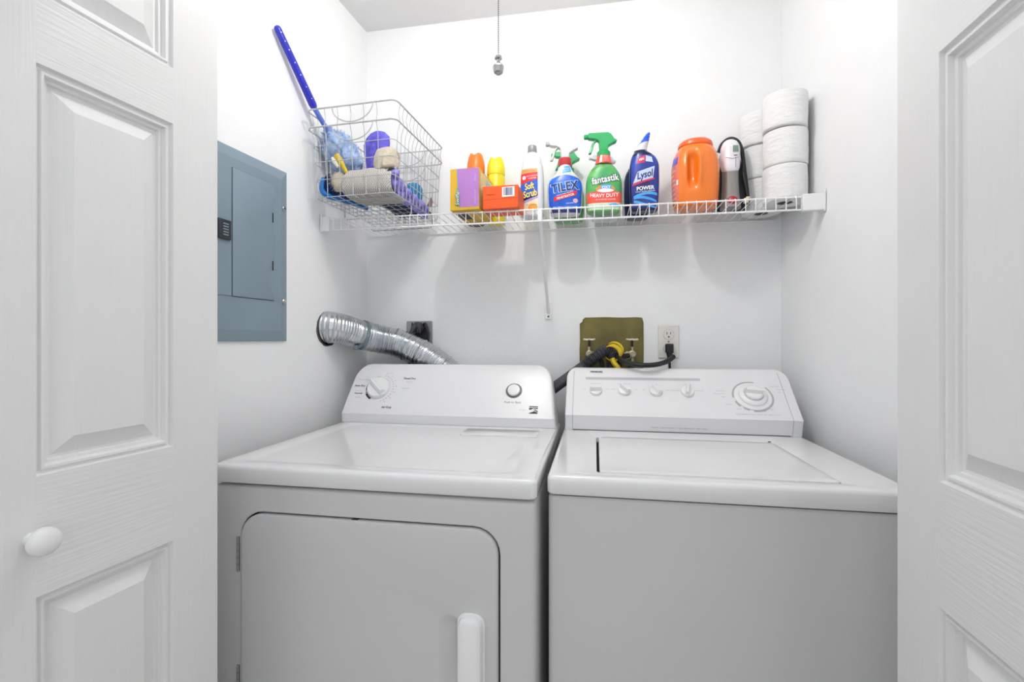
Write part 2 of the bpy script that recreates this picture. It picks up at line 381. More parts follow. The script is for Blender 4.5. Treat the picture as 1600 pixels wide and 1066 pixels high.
for wd, x, z in (('Heavy Duty', .378, 1.036), ('Normal Wash', .372, 1.028), ('Light', .382, 1.020), ('Delicate', .393, 1.000), ('Rinse', .418, .988), ('Hand Wash', .535, 1.050), ('Perm Press', .553, 1.042), ('Soak', .545, 1.034), ('Spin', .508, .989), ('Off', .487, .983),
                 ('SUPER CAPACITY PLUS  QUIET PAK  HEAVY DUTY', .466, .9745)):
    it.append((wd, .0055, WP(x, z), {}))
texts(it, GREYP, wr, world=True)
texts([('CATALYST  ULTRA WASH SYSTEM', .0058, WP(.147, 1.0665, .0009), {})], GREYP, wr, world=True)
texts([('catalyst stain treatment  triple dispensers  auto temp', .0075, lambda x, y: Vector((.245+x, wface(.932)-.0007, .93+y)), {})], GREYP, wr, world=True)

# ------------------------------------------------------------ dryer
DX0, DX1, DF = -.85, -.114, .935
dr = empty('clothes_dryer', ((DX0+DX1)/2, 1.28, 0), label='white front-door dryer with one timer dial, under the left of the shelf', cat='dryer')
b = B(); DLX0, DLX1, DZ0, DZ1 = -.778, -.189, .30, .8125; FY = DF+.008
o_ = lambda i, y: xz(rrect(DX0+.003+i, DX1-.003-i, .03+i, .868-i, .010), y)
h_ = lambda i, y: xz(rrect(DLX0+i, DLX1-i, DZ0+i, DZ1-i, .055-i), y)
rings(b, [o_(0, 1.62), o_(0, FY+.010), o_(.002, FY+.004), o_(.006, FY+.0008), o_(.012, FY), h_(-.002, FY), h_(0, FY+.002), h_(0, FY+.02)], True, True)
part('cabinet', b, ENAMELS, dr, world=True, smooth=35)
b = B(); rings(b, [h_(.0002, FY+.0195), h_(.0002, FY+.0105), h_(.012, FY+.0105)], True, True); part('door_gap_shade', b, GAPSH, dr, world=True)  # black ring deepens the shade in the gap round the dryer door
b = B(); g = .0038
rings(b, [h_(g, FY+.0104), h_(g, FY-.001), h_(g+.0008, FY-.0035), h_(g+.003, FY-.0058), h_(g+.008, FY-.0065), xz(rrect(-.318, -.268, .41, .634, .024), FY-.0065), xz(rrect(-.314, -.270, .415, .629, .021), FY-.0055), xz(rrect(-.306, -.272, .424, .619, .016), FY-.0010), xz(rrect(-.296, -.273, .435, .606, .011), FY+.0030)], True, True)
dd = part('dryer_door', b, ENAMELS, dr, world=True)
b = B()     # raised pull handle with a scooped hollow to its left
hx0, hx1, hz0, hz1 = -.273, -.222, .40, .636; yb_ = FY-.0065
hr = lambda i, y, r=.018: xz(rrect(hx0+i, hx1-i, hz0+i, hz1-i, r), y)
rings(b, [hr(-.0035, yb_+.0004, .022), hr(-.003, yb_-.0015, .021), hr(.0005, yb_-.002, .019), hr(.001, yb_-.014, .018), hr(.003, yb_-.0185, .016), hr(.008, yb_-.0205, .012)])
part('door_handle', b, KNOB, dd, world=True)
for z in (.716, .43):
    b = B(); 
    for i in range(5): tube(b, [(DLX0-.0055, FY-.001, z-.038+i*.0154), (DLX0-.0055, FY-.001, z-.038+i*.0154+.0148)], .0036, 10)
    part('door_hinge', b, CHROME, dr, world=True)
b = B(); box(b, -.512, -.498, FY-.0005, FY+.008, .8045, .810); part('door_catch', b, PRINT, dr, world=True)
b = B()
o_ = lambda i, z: xy(rrect(DX0+i, DX1-i, DF+i, 1.62-i, .014), z)
rings(b, [o_(.008, .8745), o_(.002, .8755), o_(0, .879), o_(0, .9045), o_(.0008, .9085), o_(.0028, .912), o_(.006, .9142), o_(.012, .9148), xy(rrect(DX0+.045, DX1-.045, DF+.04, 1.478, .03), .9146), xy(rrect(DX0+.058, DX1-.055, DF+.05, 1.47, .025), .9118), xy(rrect(DX0+.068, DX1-.065, DF+.06, 1.46, .02), .9115)])
part('top_deck', b, ENAMEL, dr, world=True)
b = B(); rings(b, [xy(rrect(-.395, -.166, 1.357, 1.455, .006), .9110), xy(rrect(-.395, -.166, 1.357, 1.455, .006), .9140), xy(rrect(-.3935, -.1675, 1.3585, 1.4535, .005), .9146)]); part('lint_screen_lid', b, ENAMEL, dr, world=True)
b = B(); box(b, DX0+.06, DX1-.06, DF+.06, 1.56, 0, .03); part('foot_frame', b, BLACK, dr, world=True)
def dface(z):
    if z < .945: return 1.491 - (z-.914)/.031*.003
    if z < 1.090: return 1.488 + (z-.945)*(.103/.145)
    q = min(1, (z-1.090)/.016); return 1.488 + (z-.945)*(.103/.145) + .012*(1-math.sqrt(max(0, 1-q*q)))
zs = [.9156, .93, .943, .945, .947, .96, .98, 1.0, 1.02, 1.04, 1.05, 1.06, 1.068, 1.076, 1.083, 1.09, 1.095, 1.099, 1.102, 1.1045, 1.1055]
def dins(z):
    t = (z-.9156)/.19; return (.012*t**1.5, .028*t)
dc = console([(z, dface(z)) for z in zs], 1.628, DX0+.002, DX1-.006, .05, .008, 1.107, dr, ins=dins)
UD = Vector((0, .103, .145)).normalized(); ND = Vector((0, -.145, .103)).normalized()
def DP(x0, z0, off=.0006):
    base = Vector((x0, 1.488+(z0-.945)*(.103/.145), z0)) + ND*off
    return lambda x, y: base + Vector((x, 0, 0)) + UD*y
P = DP(-.7361, 1.025, 0)(0, 0)
b = B(); disc_on(b, P, UD, ND, [(.0405, .0003), (.0405, .006), (.0385, .012), (.036, .014)], 48); tk = part('timer_dial', b, KNOB, dr, world=True)
b = B(); bar_on(b, P, UD, ND, .07, .026, .012, .012, .030, R(-42)); part('dial_grip', b, KNOB, tk, world=True)
b = B(); arc_on(b, P, UD, ND, .045, .0042, 100, 190); arc_on(b, P, UD, ND, .045, .0045, 193, 196); arc_on(b, P, UD, ND, .045, .0045, 200, 205); arc_on(b, P, UD, ND, .0455, .0070, 208, 243)
part('dial_scale', b, DARKP, dr, world=True, smooth=0)
b = B()
for i in range(14):
    a = -70 + i*11; arc_on(b, P, UD, ND, .052, .004, a, a+3, n=2); 
    if i % 2: arc_on(b, P, UD, ND, .061, .003, a, a+3, n=2)
part('dial_scale', b, GREYP, dr, world=True, smooth=0)
texts([('Timed Dry', .0100, DP(-.634, 1.058), {'bold': .0003}), ('Auto Dry', .0098, DP(-.809, 1.032), {'bold': .0003}), ('Normal', .0090, DP(-.806, 1.008), {'bold': .0002}), ('Air Only', .0100, DP(-.690, .966), {'bold': .0003})], PRINT, dr, world=True)
texts([('More Dry', .006, DP(-.808, 1.016), {}), ('Less Dry', .006, DP(-.803, .996), {}), ('Wrinkle Guard', .006, DP(-.800, 1.052), {}), ('Touch Up', .0075, DP(-.64, 1.026), {}), ('High Heat', .006, DP(-.632, 1.047), {}), ('Cool Down', .005, DP(-.71, 1.075), {})], GREYP, dr, world=True)
P = DP(-.2629, 1.025, 0)(0, 0)
b = B(); disc_on(b, P, UD, ND, [(.0270, .0002), (.0270, .0012), (.0260, .0015)], 40); sb = part('start_button', b, mat('button_bezel', '66686b', .35, vary=.02), dr, world=True, label='round white push button in a dark ring')
b = B(); disc_on(b, P+ND*.001, UD, ND, [(.0205, 0), (.0205, .007), (.0185, .009), (.012, .0095)], 40); part('button_cap', b, KNOB, sb, world=True)
texts([('Push to Start', .0105, DP(-.2629, .990), {})], PRINT, dr, world=True)
texts([('KENMORE', .0045, DP(-.2295, .968), {})], GREYP, dr, world=True)
b = B(); f = DP(-.1935, .969)      # square emblem of dark strokes
for poly in (((-.014, .010), (.014, .010), (.014, .0135), (-.014, .0135)), ((-.014, .001), (-.009, .001), (.0, .0055), (.014, .003), (.014, .0075), (-.014, .0075)),
             ((-.014, -.013), (.014, -.013), (.014, -.0105), (.004, -.0035), (-.005, -.0075), (-.014, -.011)), ((-.001, .0002), (.006, -.002), (.014, -.0085), (.014, -.003), (.004, .002))):
    b.faces.new([b.verts.new(f(*p)) for p in poly])
part('emblem', b, DARKP, dr, world=True, smooth=0)

# ------------------------------------------------------------ vent duct
pts = cspline([(-.935, 1.525, 1.236), (-.900, 1.530, 1.235), (-.872, 1.560, 1.228), (-.845, 1.610, 1.213), (-.79, 1.664, 1.195), (-.72, 1.688, 1.178), (-.64, 1.690, 1.142), (-.56, 1.690, 1.092), (-.49, 1.690, 1.030), (-.44, 1.690, .95), (-.42, 1.690, .85), (-.415, 1.690, .6)], 40)
acc = 0; rad = []; d2 = []
for i, p in enumerate(pts):
    if i: acc += (p-pts[i-1]).length
    d2.append(acc); fine = .0011*math.sin(acc*2*math.pi/.0052)
    big = .0028*math.exp(-((((acc/.026) % 1)-.5)/.05)**2) if acc > .155 else 0
    rad.append((.0465 if acc < .14 else .0475)+fine+big)
t = empty('dryer_duct', pts[0], label='crinkled silver foil vent duct curving from the left wall down behind the dryer', cat='duct')
# resample evenly
ev = []; er = []; s = 0; j = 0
while s < d2[-1]:
    while j < len(d2)-2 and d2[j+1] < s: j += 1
    f_ = (s-d2[j])/max(1e-9, d2[j+1]-d2[j]); ev.append(pts[j].lerp(pts[j+1], f_))
    big = .0030*math.exp(-((((s/.026) % 1)-.5)/.06)**2) if s > .16 else 0
    er.append((.0565-.0055*min(1, s/.09))+.0013*math.sin(s*2*math.pi/.0075)+big); s += .0014
b = B(); tube(b, ev, er, 40, cap=False); part('foil_hose', b, DUCT, t, world=True, smooth=60)
ci = min(range(len(ev)), key=lambda i: abs(i*.0014-.150)); b = B(); cl = ev[ci-5:ci+5]
tube(b, cl, .0545, 40); co = part('hose_clamp', b, CLAMP, t, world=True)
b = B(); q = ev[ci]; box(b, q.x-.006, q.x+.010, q.y-.058, q.y-.042, q.z-.052, q.z-.036); part('clamp_screw', b, CLAMP, co, world=True, bevel=.002)
b = B()      # torn dark rim round the wall opening
random.seed(3); L1 = []; L2 = []; L3 = []
for i in range(32):
    a = 2*math.pi*i/32; ro = .0595+random.uniform(0, .003); ri = .054
    L1.append((wallL(HY+ro*math.cos(a))+.0004, HY+ro*math.cos(a), HZ+ro*math.sin(a))); L2.append((wallL(HY+ri*math.cos(a))+.0035, HY+(ri+.003)*math.cos(a), HZ+(ri+.003)*math.sin(a))); L3.append((wallL(HY+ri*math.cos(a))-.05, HY+ri*math.cos(a), HZ+ri*math.sin(a)))
rings(b, [L1, L2, L3], False, False); part('wall_collar', b, mat('dark_collar_tape', '4a4541', .6, vary=.2, vs=60), t, world=True)

# ------------------------------------------------------------ range outlet behind the duct
t = empty('power_outlet', (-.674, YB, 1.158), label='dark square dryer outlet with a big round plug, on the wall behind the foil duct', cat='outlet')
b = B(); L = lambda i, y: xz(rrect(-.053+i, .053-i, 0+i, .108-i, .006), y)
rings(b, [L(0, -.0004), L(0, -.004), L(.002, -.006)]); part('wall_plate', b, mat('brushed_grey_plate', 'a6a8aa', .4, metal=.5, vary=.05), t)
b = B(); lathe(b, [(.030, -.006), (.030, -.012), (.027, -.014)], 28, (.014, 0, .056), 'y'); part('receptacle', b, BLACK, t)
b = B(); lathe(b, [(.020, -.012), (.022, -.02), (.022, -.036), (.018, -.044), (.010, -.048)], 24, (.002, 0, .082), 'y')
tube(b, cspline([(.002, -.046, .082), (-.002, -.058, .078), (-.02, -.055, .03), (-.02, -.045, -.06), (-.02, -.04, -.4)], 8), .009, 10)
for i in range(5): tube(b, [(-.016+i*.009, -.038, .100), (-.016+i*.009, -.05, .060)], .0026, 6)
part('plug', b, mat('charcoal_plug', '3b3b3f', .4, vary=.1), t)
b = B(); tube(b, cspline([(.020, -.014, .090), (.034, -.03, .095), (.046, -.032, .06), (.038, -.026, .02), (.014, -.03, .035)], 8), .006, 8); part('strain_relief', b, mat('shiny_black_plastic', '222226', .2, vary=.05), t)

# ------------------------------------------------------------ washer supply box
t = empty('water_supply_box', (.058, YB, 1.04), label='olive metal washer supply box with rough edges set in the wall above the washer', cat='supply box')
b = B()
outl = [(-.114, 0), (.112, 0), (.114, .12), (.113, .215), (.108, .232), (.09, .234), (.04, .233), (-.02, .235), (-.095, .234), (-.104, .226), (-.104, .220), (-.114, .212), (-.113, .15), (-.1145, .12)]
inn = [(x*.965, .004+z*.965) for x, z in outl]
rings(b, [xz(outl, -.0005), xz(outl, -.0028), xz(inn, -.0022), xz([(x*.955, .006+z*.955) for x, z in outl], -.0012)], True, True)
bx = part('box_body', b, OLIVE, t, smooth=20)
for vx in (-.079, .071):
    b = B(); c0 = (vx, 0, .105)
    lathe(b, [(.009, -.003), (.009, -.03), (.013, -.031), (.013, -.045), (.010, -.047)], 16, (vx, 0, .102), 'y')
    tube(b, [(vx, -.03, .102), (vx, -.03, .128)], .0055, 10); tube(b, [(vx, -.03, .102), (vx, -.03, .06)], .007, 10)
    lathe(b, [(.010, -.028), (.0145, -.029), (.0145, -.044), (.009, -.046)], 8, (vx+(.016 if vx < 0 else -.016), -.004, .098), 'y')
    v = part('valve', b, BRASS, t)
    b = B(); tube(b, [(vx, -.03, .128), (vx, -.03, .150)], .004, 8); part('valve_stem', b, mat('black_stem', '1c1a18', .5, vary=.05), v)
    b = B(); tube(b, [(vx-.017, -.03, .153), (vx+.017, -.03, .153)], .0035, 8)
    for k_ in (-.017, 0, .017): ball(b, (vx+k_, -.03, .154), .0055, (1, 1, .75))
    part('valve_handle', b, mat('bright_handle_metal', 'd9d4c6', .35, metal=.4, vary=.1, vs=90), v)
    b = B(); sgn = 1 if vx < 0 else -1
    tube(b, cspline([(vx+sgn*.012, -.05, .098), (vx+sgn*.03, -.058, .093), (vx+sgn*.045, -.06, .06), (vx+sgn*.045, -.055, -.05), (vx+sgn*.045, -.05, -.3)], 8), .0085, 10)
    part('supply_hose', b, BLACK, t)
for vx in (-.079, .071):
    b = B(); tube(b, [(vx, -.03, .075), (vx, -.03, .03)], .012, 10); part('hose_nut', b, mat('dark_brass', '4e4a3e', .4, metal=.5, vary=.2), t)

# drain hose: ribbed, from the box down-left behind the console, out again between the machines
t = empty('drain_hose', (.045, 1.70, 1.10), label='black ribbed drain hose bending from the supply box down between the two machines', cat='hose')
hp = cspline([(.062, 1.735, 1.09), (.058, 1.712, 1.135), (.040, 1.700, 1.155), (.010, 1.692, 1.140), (-.040, 1.690, 1.100), (-.090, 1.688, 1.062), (-.14, 1.684, 1.025), (-.20, 1.68, .975), (-.23, 1.68, .88), (-.235, 1.68, .6)], 60)
ev = [hp[0]]; d_ = 0; er = []
for p in hp[1:]:
    if (p-ev[-1]).length >= .0011: ev.append(p)
s = 0; er = []
for i, p in enumerate(ev):
    if i: s += (p-ev[i-1]).length
    rib = .0030*math.sin(s*2*math.pi/.0066) if s < .18 else 0
    er.append((.0195 if s < .18 else .0195)+rib)
b = B(); tube(b, ev, er, 20); part('ribbed_tube', b, mat('black_hose_plastic', '4a4a50', .22, vary=.1), t, world=True, smooth=60)
# yellow strap round the hoses
t = empty('hose_strap', (.062, 1.71, 1.10), label='yellow plastic strap looped round the black hoses in the supply box', cat='strap')
b = B(); ax = Vector((.50, .78, .32)).normalized(); e1 = ax.cross(Vector((0, 0, 1))).normalized(); e2 = ax.cross(e1); c0 = Vector((.060, 1.688, 1.148))
loops = []
n = 32
def band(c_, r0, r1, h, b):
    rows = []
    for rr, hh in ((r0, -h), (r1, -h), (r1, h), (r0, h)):
        rows.append([c_+(e1*math.cos(2*math.pi*j/n)+e2*math.sin(2*math.pi*j/n)*.9)*rr+ax*hh for j in range(n)])
    rings(b, rows+[rows[0]], False, False)
band(c0, .0285, .0325, .009, b); band(c0+Vector((.008, .020, .010)), .029, .0325, .005, b); bmesh.ops.remove_doubles(b, verts=b.verts[:], dist=1e-6)
part('strap_ring', b, YELS, t, world=True)
b = B(); tube(b, cspline([(.060, 1.69, 1.128), (.065, 1.685, 1.112), (.078, 1.68, 1.095), (.082, 1.68, 1.07)], 6), .009, 6); part('strap_tail', b, YELS, t, world=True, smooth=20)
# rubber hose loop hanging over the console
t = empty('rubber_hose', (.09, 1.64, 1.13), label='smooth black hose loop sagging over the back of the washer console toward the outlet', cat='hose')
b = B(); tube(b, cspline([(.066, 1.72, 1.150), (.072, 1.700, 1.142), (.085, 1.655, 1.126), (.107, 1.610, 1.1165), (.146, 1.588, 1.1110), (.186, 1.592, 1.112), (.222, 1.615, 1.119), (.246, 1.640, 1.130), (.256, 1.652, 1.137)], 10), .0082, 14); part('hose_tube', b, BLACK, t, world=True, smooth=60)

# duplex outlet
t = empty('wall_outlet', (.257, YB, 1.127), label='white duplex outlet with a black plug in its lower socket, right of the supply box', cat='outlet')
b = B(); L = lambda i, y: xz(rrect(-.036+i, .036-i, 0+i, .118-i, .004), y)
rings(b, [L(0, -.0004), L(0, -.004), L(.003, -.0065)]); pp = part('wall_plate', b, PLATE, t)
for zc in (.084, .034):
    b = B(); lathe(b, [(.0175, -.0064), (.0175, -.0082), (.0165, -.0088)], 28, (0, 0, zc), 'y'); so = part('socket', b, PLATE, t)
    b = B(); box(b, -.0075, -.0052, -.0092, -.0087, zc-.0005, zc+.0095); box(b, .0052, .0075, -.0092, -.0087, zc+.001, zc+.009); lathe(b, [(.003, -.0087), (.003, -.0092)], 12, (0, 0, zc-.008), 'y'); part('socket_slot', b, SLOT, so)
    b = B(); arc = [(.0182*math.cos(2*math.pi*i/32), -.0066, zc+.0182*math.sin(2*math.pi*i/32)) for i in range(32)]; tube(b, arc, .0005, 5, closed=True); part('socket_rim', b, GREYP, so)
b = B(); lathe(b, [(.003, -.0064), (.003, -.0075), (.001, -.008)], 12, (0, 0, .059), 'y'); part('screw', b, PRINT, t)
t = empty('power_plug', (.257, YB-.010, 1.16), label='black power plug and cord in the lower socket of the white outlet', cat='plug')
b = B()
rings(b, [xz(rrect(.257-.0125, .257+.0125, 1.148, 1.178, .003), YB-.0094), xz(rrect(.257-.0135, .257+.0135, 1.146, 1.179, .004), YB-.030), xz(rrect(.257-.010, .257+.010, 1.148, 1.176, .004), YB-.034)])
part('plug_body', b, BLACK, t, world=True)
b = B(); tube(b, [(.257, YB-.022, 1.150), (.257, YB-.024, 1.135), (.257, YB-.024, 1.118)], [.0115, .008, .006], 12); tube(b, cspline([(.257, YB-.024, 1.12), (.258, YB-.026, 1.08), (.26, YB-.03, 1.0), (.26, YB-.03, .6)], 6), .0045, 10)
part('cord', b, BLACK, t, world=True)

# ------------------------------------------------------------ wire shelf
SZ = 1.608; SF = 1.49
t = empty('wire_shelf', (0, YB, SZ), label='long white wire shelf across the back wall carrying the cleaning supplies', cat='shelf')
x0, x1 = -.885, .582
b = B(); nw = int((x1-x0)/.0272)
for i in range(nw+1):
    x = x0+.012+i*.0272; zt = SZ-.0015
    tube(b, [(x, YB-.006, zt), (x, SF+.004, zt), (x, SF-.0005, zt-.002), (x, SF-.0022, zt-.007), (x, SF-.0022, SZ-.044)], .0014, 5)
part('deck_wires', b, WIREW, t, world=True)
b = B(); tube(b, [(x0, YB-.006, SZ-.0055), (x1+.03, YB-.006, SZ-.0055)], .0028, 8); tube(b, [(x0, 1.63, SZ-.0055), (x1+.02, 1.63, SZ-.0055)], .0028, 8); part('rear_rail', b, WIREW, t, world=True)
b = B(); tube(b, [(x0, SF+.0015, SZ-.0055), (x1, SF+.0015, SZ-.0055)], .0026, 8); tube(b, [(x0, SF+.0012, SZ-.042), (x1, SF+.0012, SZ-.042)], .0028, 8); part('front_lip', b, WIREW, t, world=True)
for sgn, xa, xb in ((1, .585, wallR(SF)-.001), (-1, wallL(SF)+.001, -.888)):
    b = B(); box(b, xa, xb, SF-.006, SF+.012, SZ-.046, SZ+.002)
    xw = xb if sgn > 0 else xa
    o = part('end_bracket', b, WIREW, t, world=True, bevel=.002)
    b = B(); xw2 = wallR(1.5)-.0008 if sgn > 0 else wallL(1.5)+.0008
    box(b, *( (xw2-.004, xw2) if sgn > 0 else (xw2, xw2+.004)), SF-.01, SF+.03, SZ-.05, SZ+.012); part('wall_flange', b, WIREW, o, world=True, bevel=.0012)
# diagonal brace
b = B(); tube(b, [(-.171, YB-.004, 1.292), (-.171, SF+.004, SZ-.042)], .0058, 8); br = part('support_brace', b, WIREW, t, world=True, smooth=40)
b = B(); box(b, -.184, -.158, YB-.007, YB-.0004, 1.268, 1.328); part('wall_clip', b, WIREW, br, world=True, bevel=.002)
b = B(); box(b, -.178, -.164, SF-.006, SF+.012, SZ-.046, SZ-.004); part('brace_clip', b, WIREW, br, world=True, bevel=.0015)
b = B(); lathe(b, [(.0035, YB-.007), (.003, YB-.0085)], 12, (-.171, 0, 1.279), 'y'); part('clip_screw', b, PRINT, br, world=True)
# ------------------------------------------------------------ wire basket at the left end
ba = R(-3.3)
t = empty('wire_basket', (-.608, 1.371, SZ+.0002), ba, 'white wire basket of brushes and cloths on the left end of the shelf', 'basket')
BW, BL, BH0, BH = .270, .365, .036, .308      # local: x from 0 to -BW, y from 0 to BL
def bring(z, o): return [(-BW-o, -o, z), (o, -o, z), (o, BL-.006+o*.2, z), (-BW-o, BL-.006+o*.2, z)]
def outset(z):
    if z < BH0+.001: return 0
    return .014*(z-BH0)/(BH-BH0)
def rloop(z, o, r=.02):
    return [(p[0], p[1], z) for p in rrect(-BW-o, o, -o, BL+o*.2, r, 4)]
b = B()
tube(b, rloop(BH, .019), .0025, 8, closed=True)
part('top_rim', b, WIREG, t)
b = B(); tube(b, rloop(BH-.057, .019), .0025, 8, closed=True); part('second_rim', b, WIREG, t)
b = B()
for z in (BH0, BH0+.055, BH0+.11, BH0+.16): tube(b, rloop(z, outset(z)), .0014, 6, closed=True)
def upright(px, py, nx, ny):
    pts = [(px+nx*outset(z), py+ny*outset(z), z) for z in (BH0, BH-.085)]
    pts += [(px+nx*.0185, py+ny*.0185, BH-.058), (px+nx*.0125, py+ny*.0125, BH-.029), (px+nx*.0185, py+ny*.0185, BH)]
    tube(b, pts, .0013, 5)
nx_ = 5
for i in range(1, 6):
    x = -BW+.001+ (BW-.002)*i/6*1.0; upright(x, 0, 0, -1); 
for i in range(1, 10): upright(-BW*i/10, BL, 0, .2)
for i in range(0, 14):
    y = .012+(BL-.024)*i/13; upright(0, y, 1, 0); upright(-BW, y, -1, 0)
part('side_mesh', b, WIREG, t)
b = B()
for i in range(1, 10): tube(b, [(-BW*i/10, 0, BH0), (-BW*i/10, BL, BH0)], .0013, 5)
for i in range(1, 8): tube(b, [(-BW, BL*i/8, BH0), (0, BL*i/8, BH0)], .0013, 5)
part('floor_mesh', b, WIREG, t)
for y in (.150, BL-.035):
    b = B(); pts = [(-BW+.01, y, BH0), (-BW+.01, y, .010), (-BW+.018, y, .0028), (-.018, y, .0028), (-.01, y, .010), (-.01, y, BH0)]; tube(b, pts, .0024, 8); part('foot_runner', b, WIREG, t)
for y, zr in ((-.0195, BH), (-.0195, BH-.057), (BL+.004, BH), (BL+.004, BH-.057)):
    b = B(); pts = [(-BW/2+.008+.070*math.cos(a_), y, zr-.052*math.sin(a_)) for a_ in [math.pi*i/16 for i in range(17)]]; tube(b, pts, .002, 6); part('scoop_handle', b, WIREG, t)

Mb = Matrix.LocRotScale(Vector((-.608, 1.371, SZ)), Matrix.Rotation(ba, 3, 'Z').to_euler(), Vector((1, 1, 1)))
def bk(x, y, z): return Mb @ Vector((x, y, z))      # a point in the basket's own frame
FL = BH0+.0016
def soft(bm, amp, sc, seed=0):
    for v in bm.verts:
        n_ = noise.noise_vector(v.co*sc+Vector((seed, seed*2, 0))); v.co += n_*amp
    return bm
# duster
t = empty('duster', (-.865, 1.53, SZ+.04), label='blue-handled duster leaning out of the basket against the left wall', cat='duster')
tip = Vector((wallL(1.262)+.016, 1.262, 2.118)); mid = Vector((-.893, 1.405, 1.942)); low = Vector((-.876, 1.462, 1.884)); bot = Vector((-.84, 1.545, 1.79))
b = B(); d0 = (mid-tip).normalized()
pts = [tip+d0*s_ for s_ in (0, .002, .006, .012)] + [tip.lerp(mid, .5), mid-d0*.01, mid]
tube(b, pts, [.003, .007, .0095, .0105, .0115, .0125, .0105], 16)
h = part('handle', b, mat('royal_blue_plastic', '2b31b4', .25, vary=.05), t, world=True, label='royal blue handle')
b = B()
for s_ in (.10, .2, .3, .45, .6, .75, .9):
    p = tip.lerp(mid, s_); ball(b, (p.x+.0085, p.y-.0075, p.z), .0022, (1, 1, 1), 1)
part('grip_dot', b, mat('white_dot', 'd9dcf2', .4, vary=0), h, world=True)
b = B(); tube(b, [mid, low, bot], [.0085, .008, .006], 12); part('shaft', b, mat('light_blue_plastic', '5f78cc', .3, vary=.05), t, world=True)
b = B(); random.seed(5)
FZ = mat('pale_blue_fluff', 'b4c8e4', .9, vary=.1, vs=45, noise2='7f9ccf')
ax = (bot-low).normalized(); c0 = low.lerp(bot, .95)
blob = [(low-ax*.005, .012), (low+ax*.015, .034), (low+ax*.05, .052), (low+ax*.085, .056), (low+ax*.12, .050), (low+ax*.150, .034), (low+ax*.165, .012)]
tube(b, [p for p, r_ in blob], [r_ for p, r_ in blob], 20)
bmesh.ops.subdivide_edges(b, edges=b.edges[:], cuts=2, use_grid_fill=True); soft(b, .012, 45); 
core = [v.co.copy() for v in b.verts]
for k_ in range(1500):
    p = random.choice(core); d_ = (p-c0).normalized()+Vector([random.uniform(-.5, .5) for _ in range(3)]); d_.normalize(); l_ = random.uniform(.006, .015)
    s_ = d_.orthogonal().normalized()*.0012
    if p.x+d_.x*l_ < wallL(p.y)+.004: continue
    b.faces.new([b.verts.new(q) for q in (p-s_, p+s_, p+d_*l_)])
for v in b.verts: v.co.x = max(v.co.x, wallL(v.co.y)+.003)
part('fluffy_head', b, FZ, t, world=True, smooth=180, label='pale blue fluffy head')

# cloths and brushes in the basket
def sheet(name, path, x0, x1, th, m, label, cat, amp=.003, nu=14, seed=1, parent=None, skew=0):
    """a soft slab: path = (y, z) curve in basket space, swept from x0 to x1"""
    P = cspline([(0, y, z) for y, z in path], 8); bm = B(); top = []; bo = []
    for i, p in enumerate(P):
        a_ = P[max(0, i-1)]; c_ = P[min(len(P)-1, i+1)]; d_ = (c_-a_).normalized(); nn = Vector((0, -d_.z, d_.y))
        rt = []; rb = []
        for j in range(nu+1):
            x = x0+(x1-x0)*j/nu + skew*i/len(P); e_ = min(1, min(j, nu-j)/1.5+.35, min(i, len(P)-1-i)/1.5+.35)
            nz = noise.noise(Vector((x*25+seed, p.y*25, p.z*25)))*amp
            q = Vector((x, p.y, p.z)) + nn*nz
            rt.append(bm.verts.new(q+nn*th*e_)); rb.append(bm.verts.new(q-nn*th*e_))
        top.append(rt); bo.append(rb)
    n1 = len(top)
    for i in range(n1-1):
        for j in range(nu):
            bm.faces.new((top[i][j], top[i][j+1], top[i+1][j+1], top[i+1][j])); bm.faces.new((bo[i][j], bo[i+1][j], bo[i+1][j+1], bo[i][j+1]))
        bm.faces.new((top[i][0], top[i+1][0], bo[i+1][0], bo[i][0])); bm.faces.new((top[i][nu], bo[i][nu], bo[i+1][nu], top[i+1][nu]))
    for j in range(nu):
        bm.faces.new((top[0][j], bo[0][j], bo[0][j+1], top[0][j+1])); bm.faces.new((top[-1][j], top[-1][j+1], bo[-1][j+1], bo[-1][j]))
    bm.transform(Mb); c_ = bk((x0+x1)/2, path[len(path)//2][0], FL)
    if parent is None:
        t_ = empty(name, c_, ba, label, cat); part('cloth', bm, m, t_, world=True, smooth=60); return t_
    return part(name, bm, m, parent, world=True, smooth=60)
# mesh cloth material with weave
mw = mat('beige_mesh_cloth', 'c3bcb5', .9, vary=.05, vs=80)
nt = mw.node_tree; tc = nt.nodes['Texture Coordinate'] if 'Texture Coordinate' in nt.nodes else nt.nodes.new('ShaderNodeTexCoord')
ck = nt.nodes.new('ShaderNodeTexChecker'); ck.inputs['Scale'].default_value = 300; ck.inputs['Color1'].default_value = lin('dedad6')+(1,); ck.inputs['Color2'].default_value = lin('98918b')+(1,)
nt.links.new(tc.outputs['Object'], ck.inputs['Vector']); nt.links.new(ck.outputs['Color'], nt.nodes['Principled BSDF'].inputs['Base Color'])
PURP = mat('violet_microfibre', '6f68d6', .75, vary=.15, vs=60, noise2='4a43b4'); LAV = mat('lavender_microfibre', '9d98e0', .8, vary=.12, vs=70, noise2='7a74cf')
BEIG = mat('beige_fleece', 'd2c6b2', .95, vary=.12, vs=60, bump=.002, bs=150); NAVY = mat('navy_cloth', '1e3556', .85, vary=.25, vs=70, noise2='101c33'); TEAL = mat('teal_sponge', '2a86b8', .8, vary=.15, vs=90)
sheet('mesh_cloth', [(.012, .105), (.008, .070), (.022, FL+.010), (.07, FL+.006), (.11, FL+.006), (.14, FL+.008)], -.180, -.012, .004, mw, 'beige open-weave cloth folded against the front of the wire basket', 'cloth')
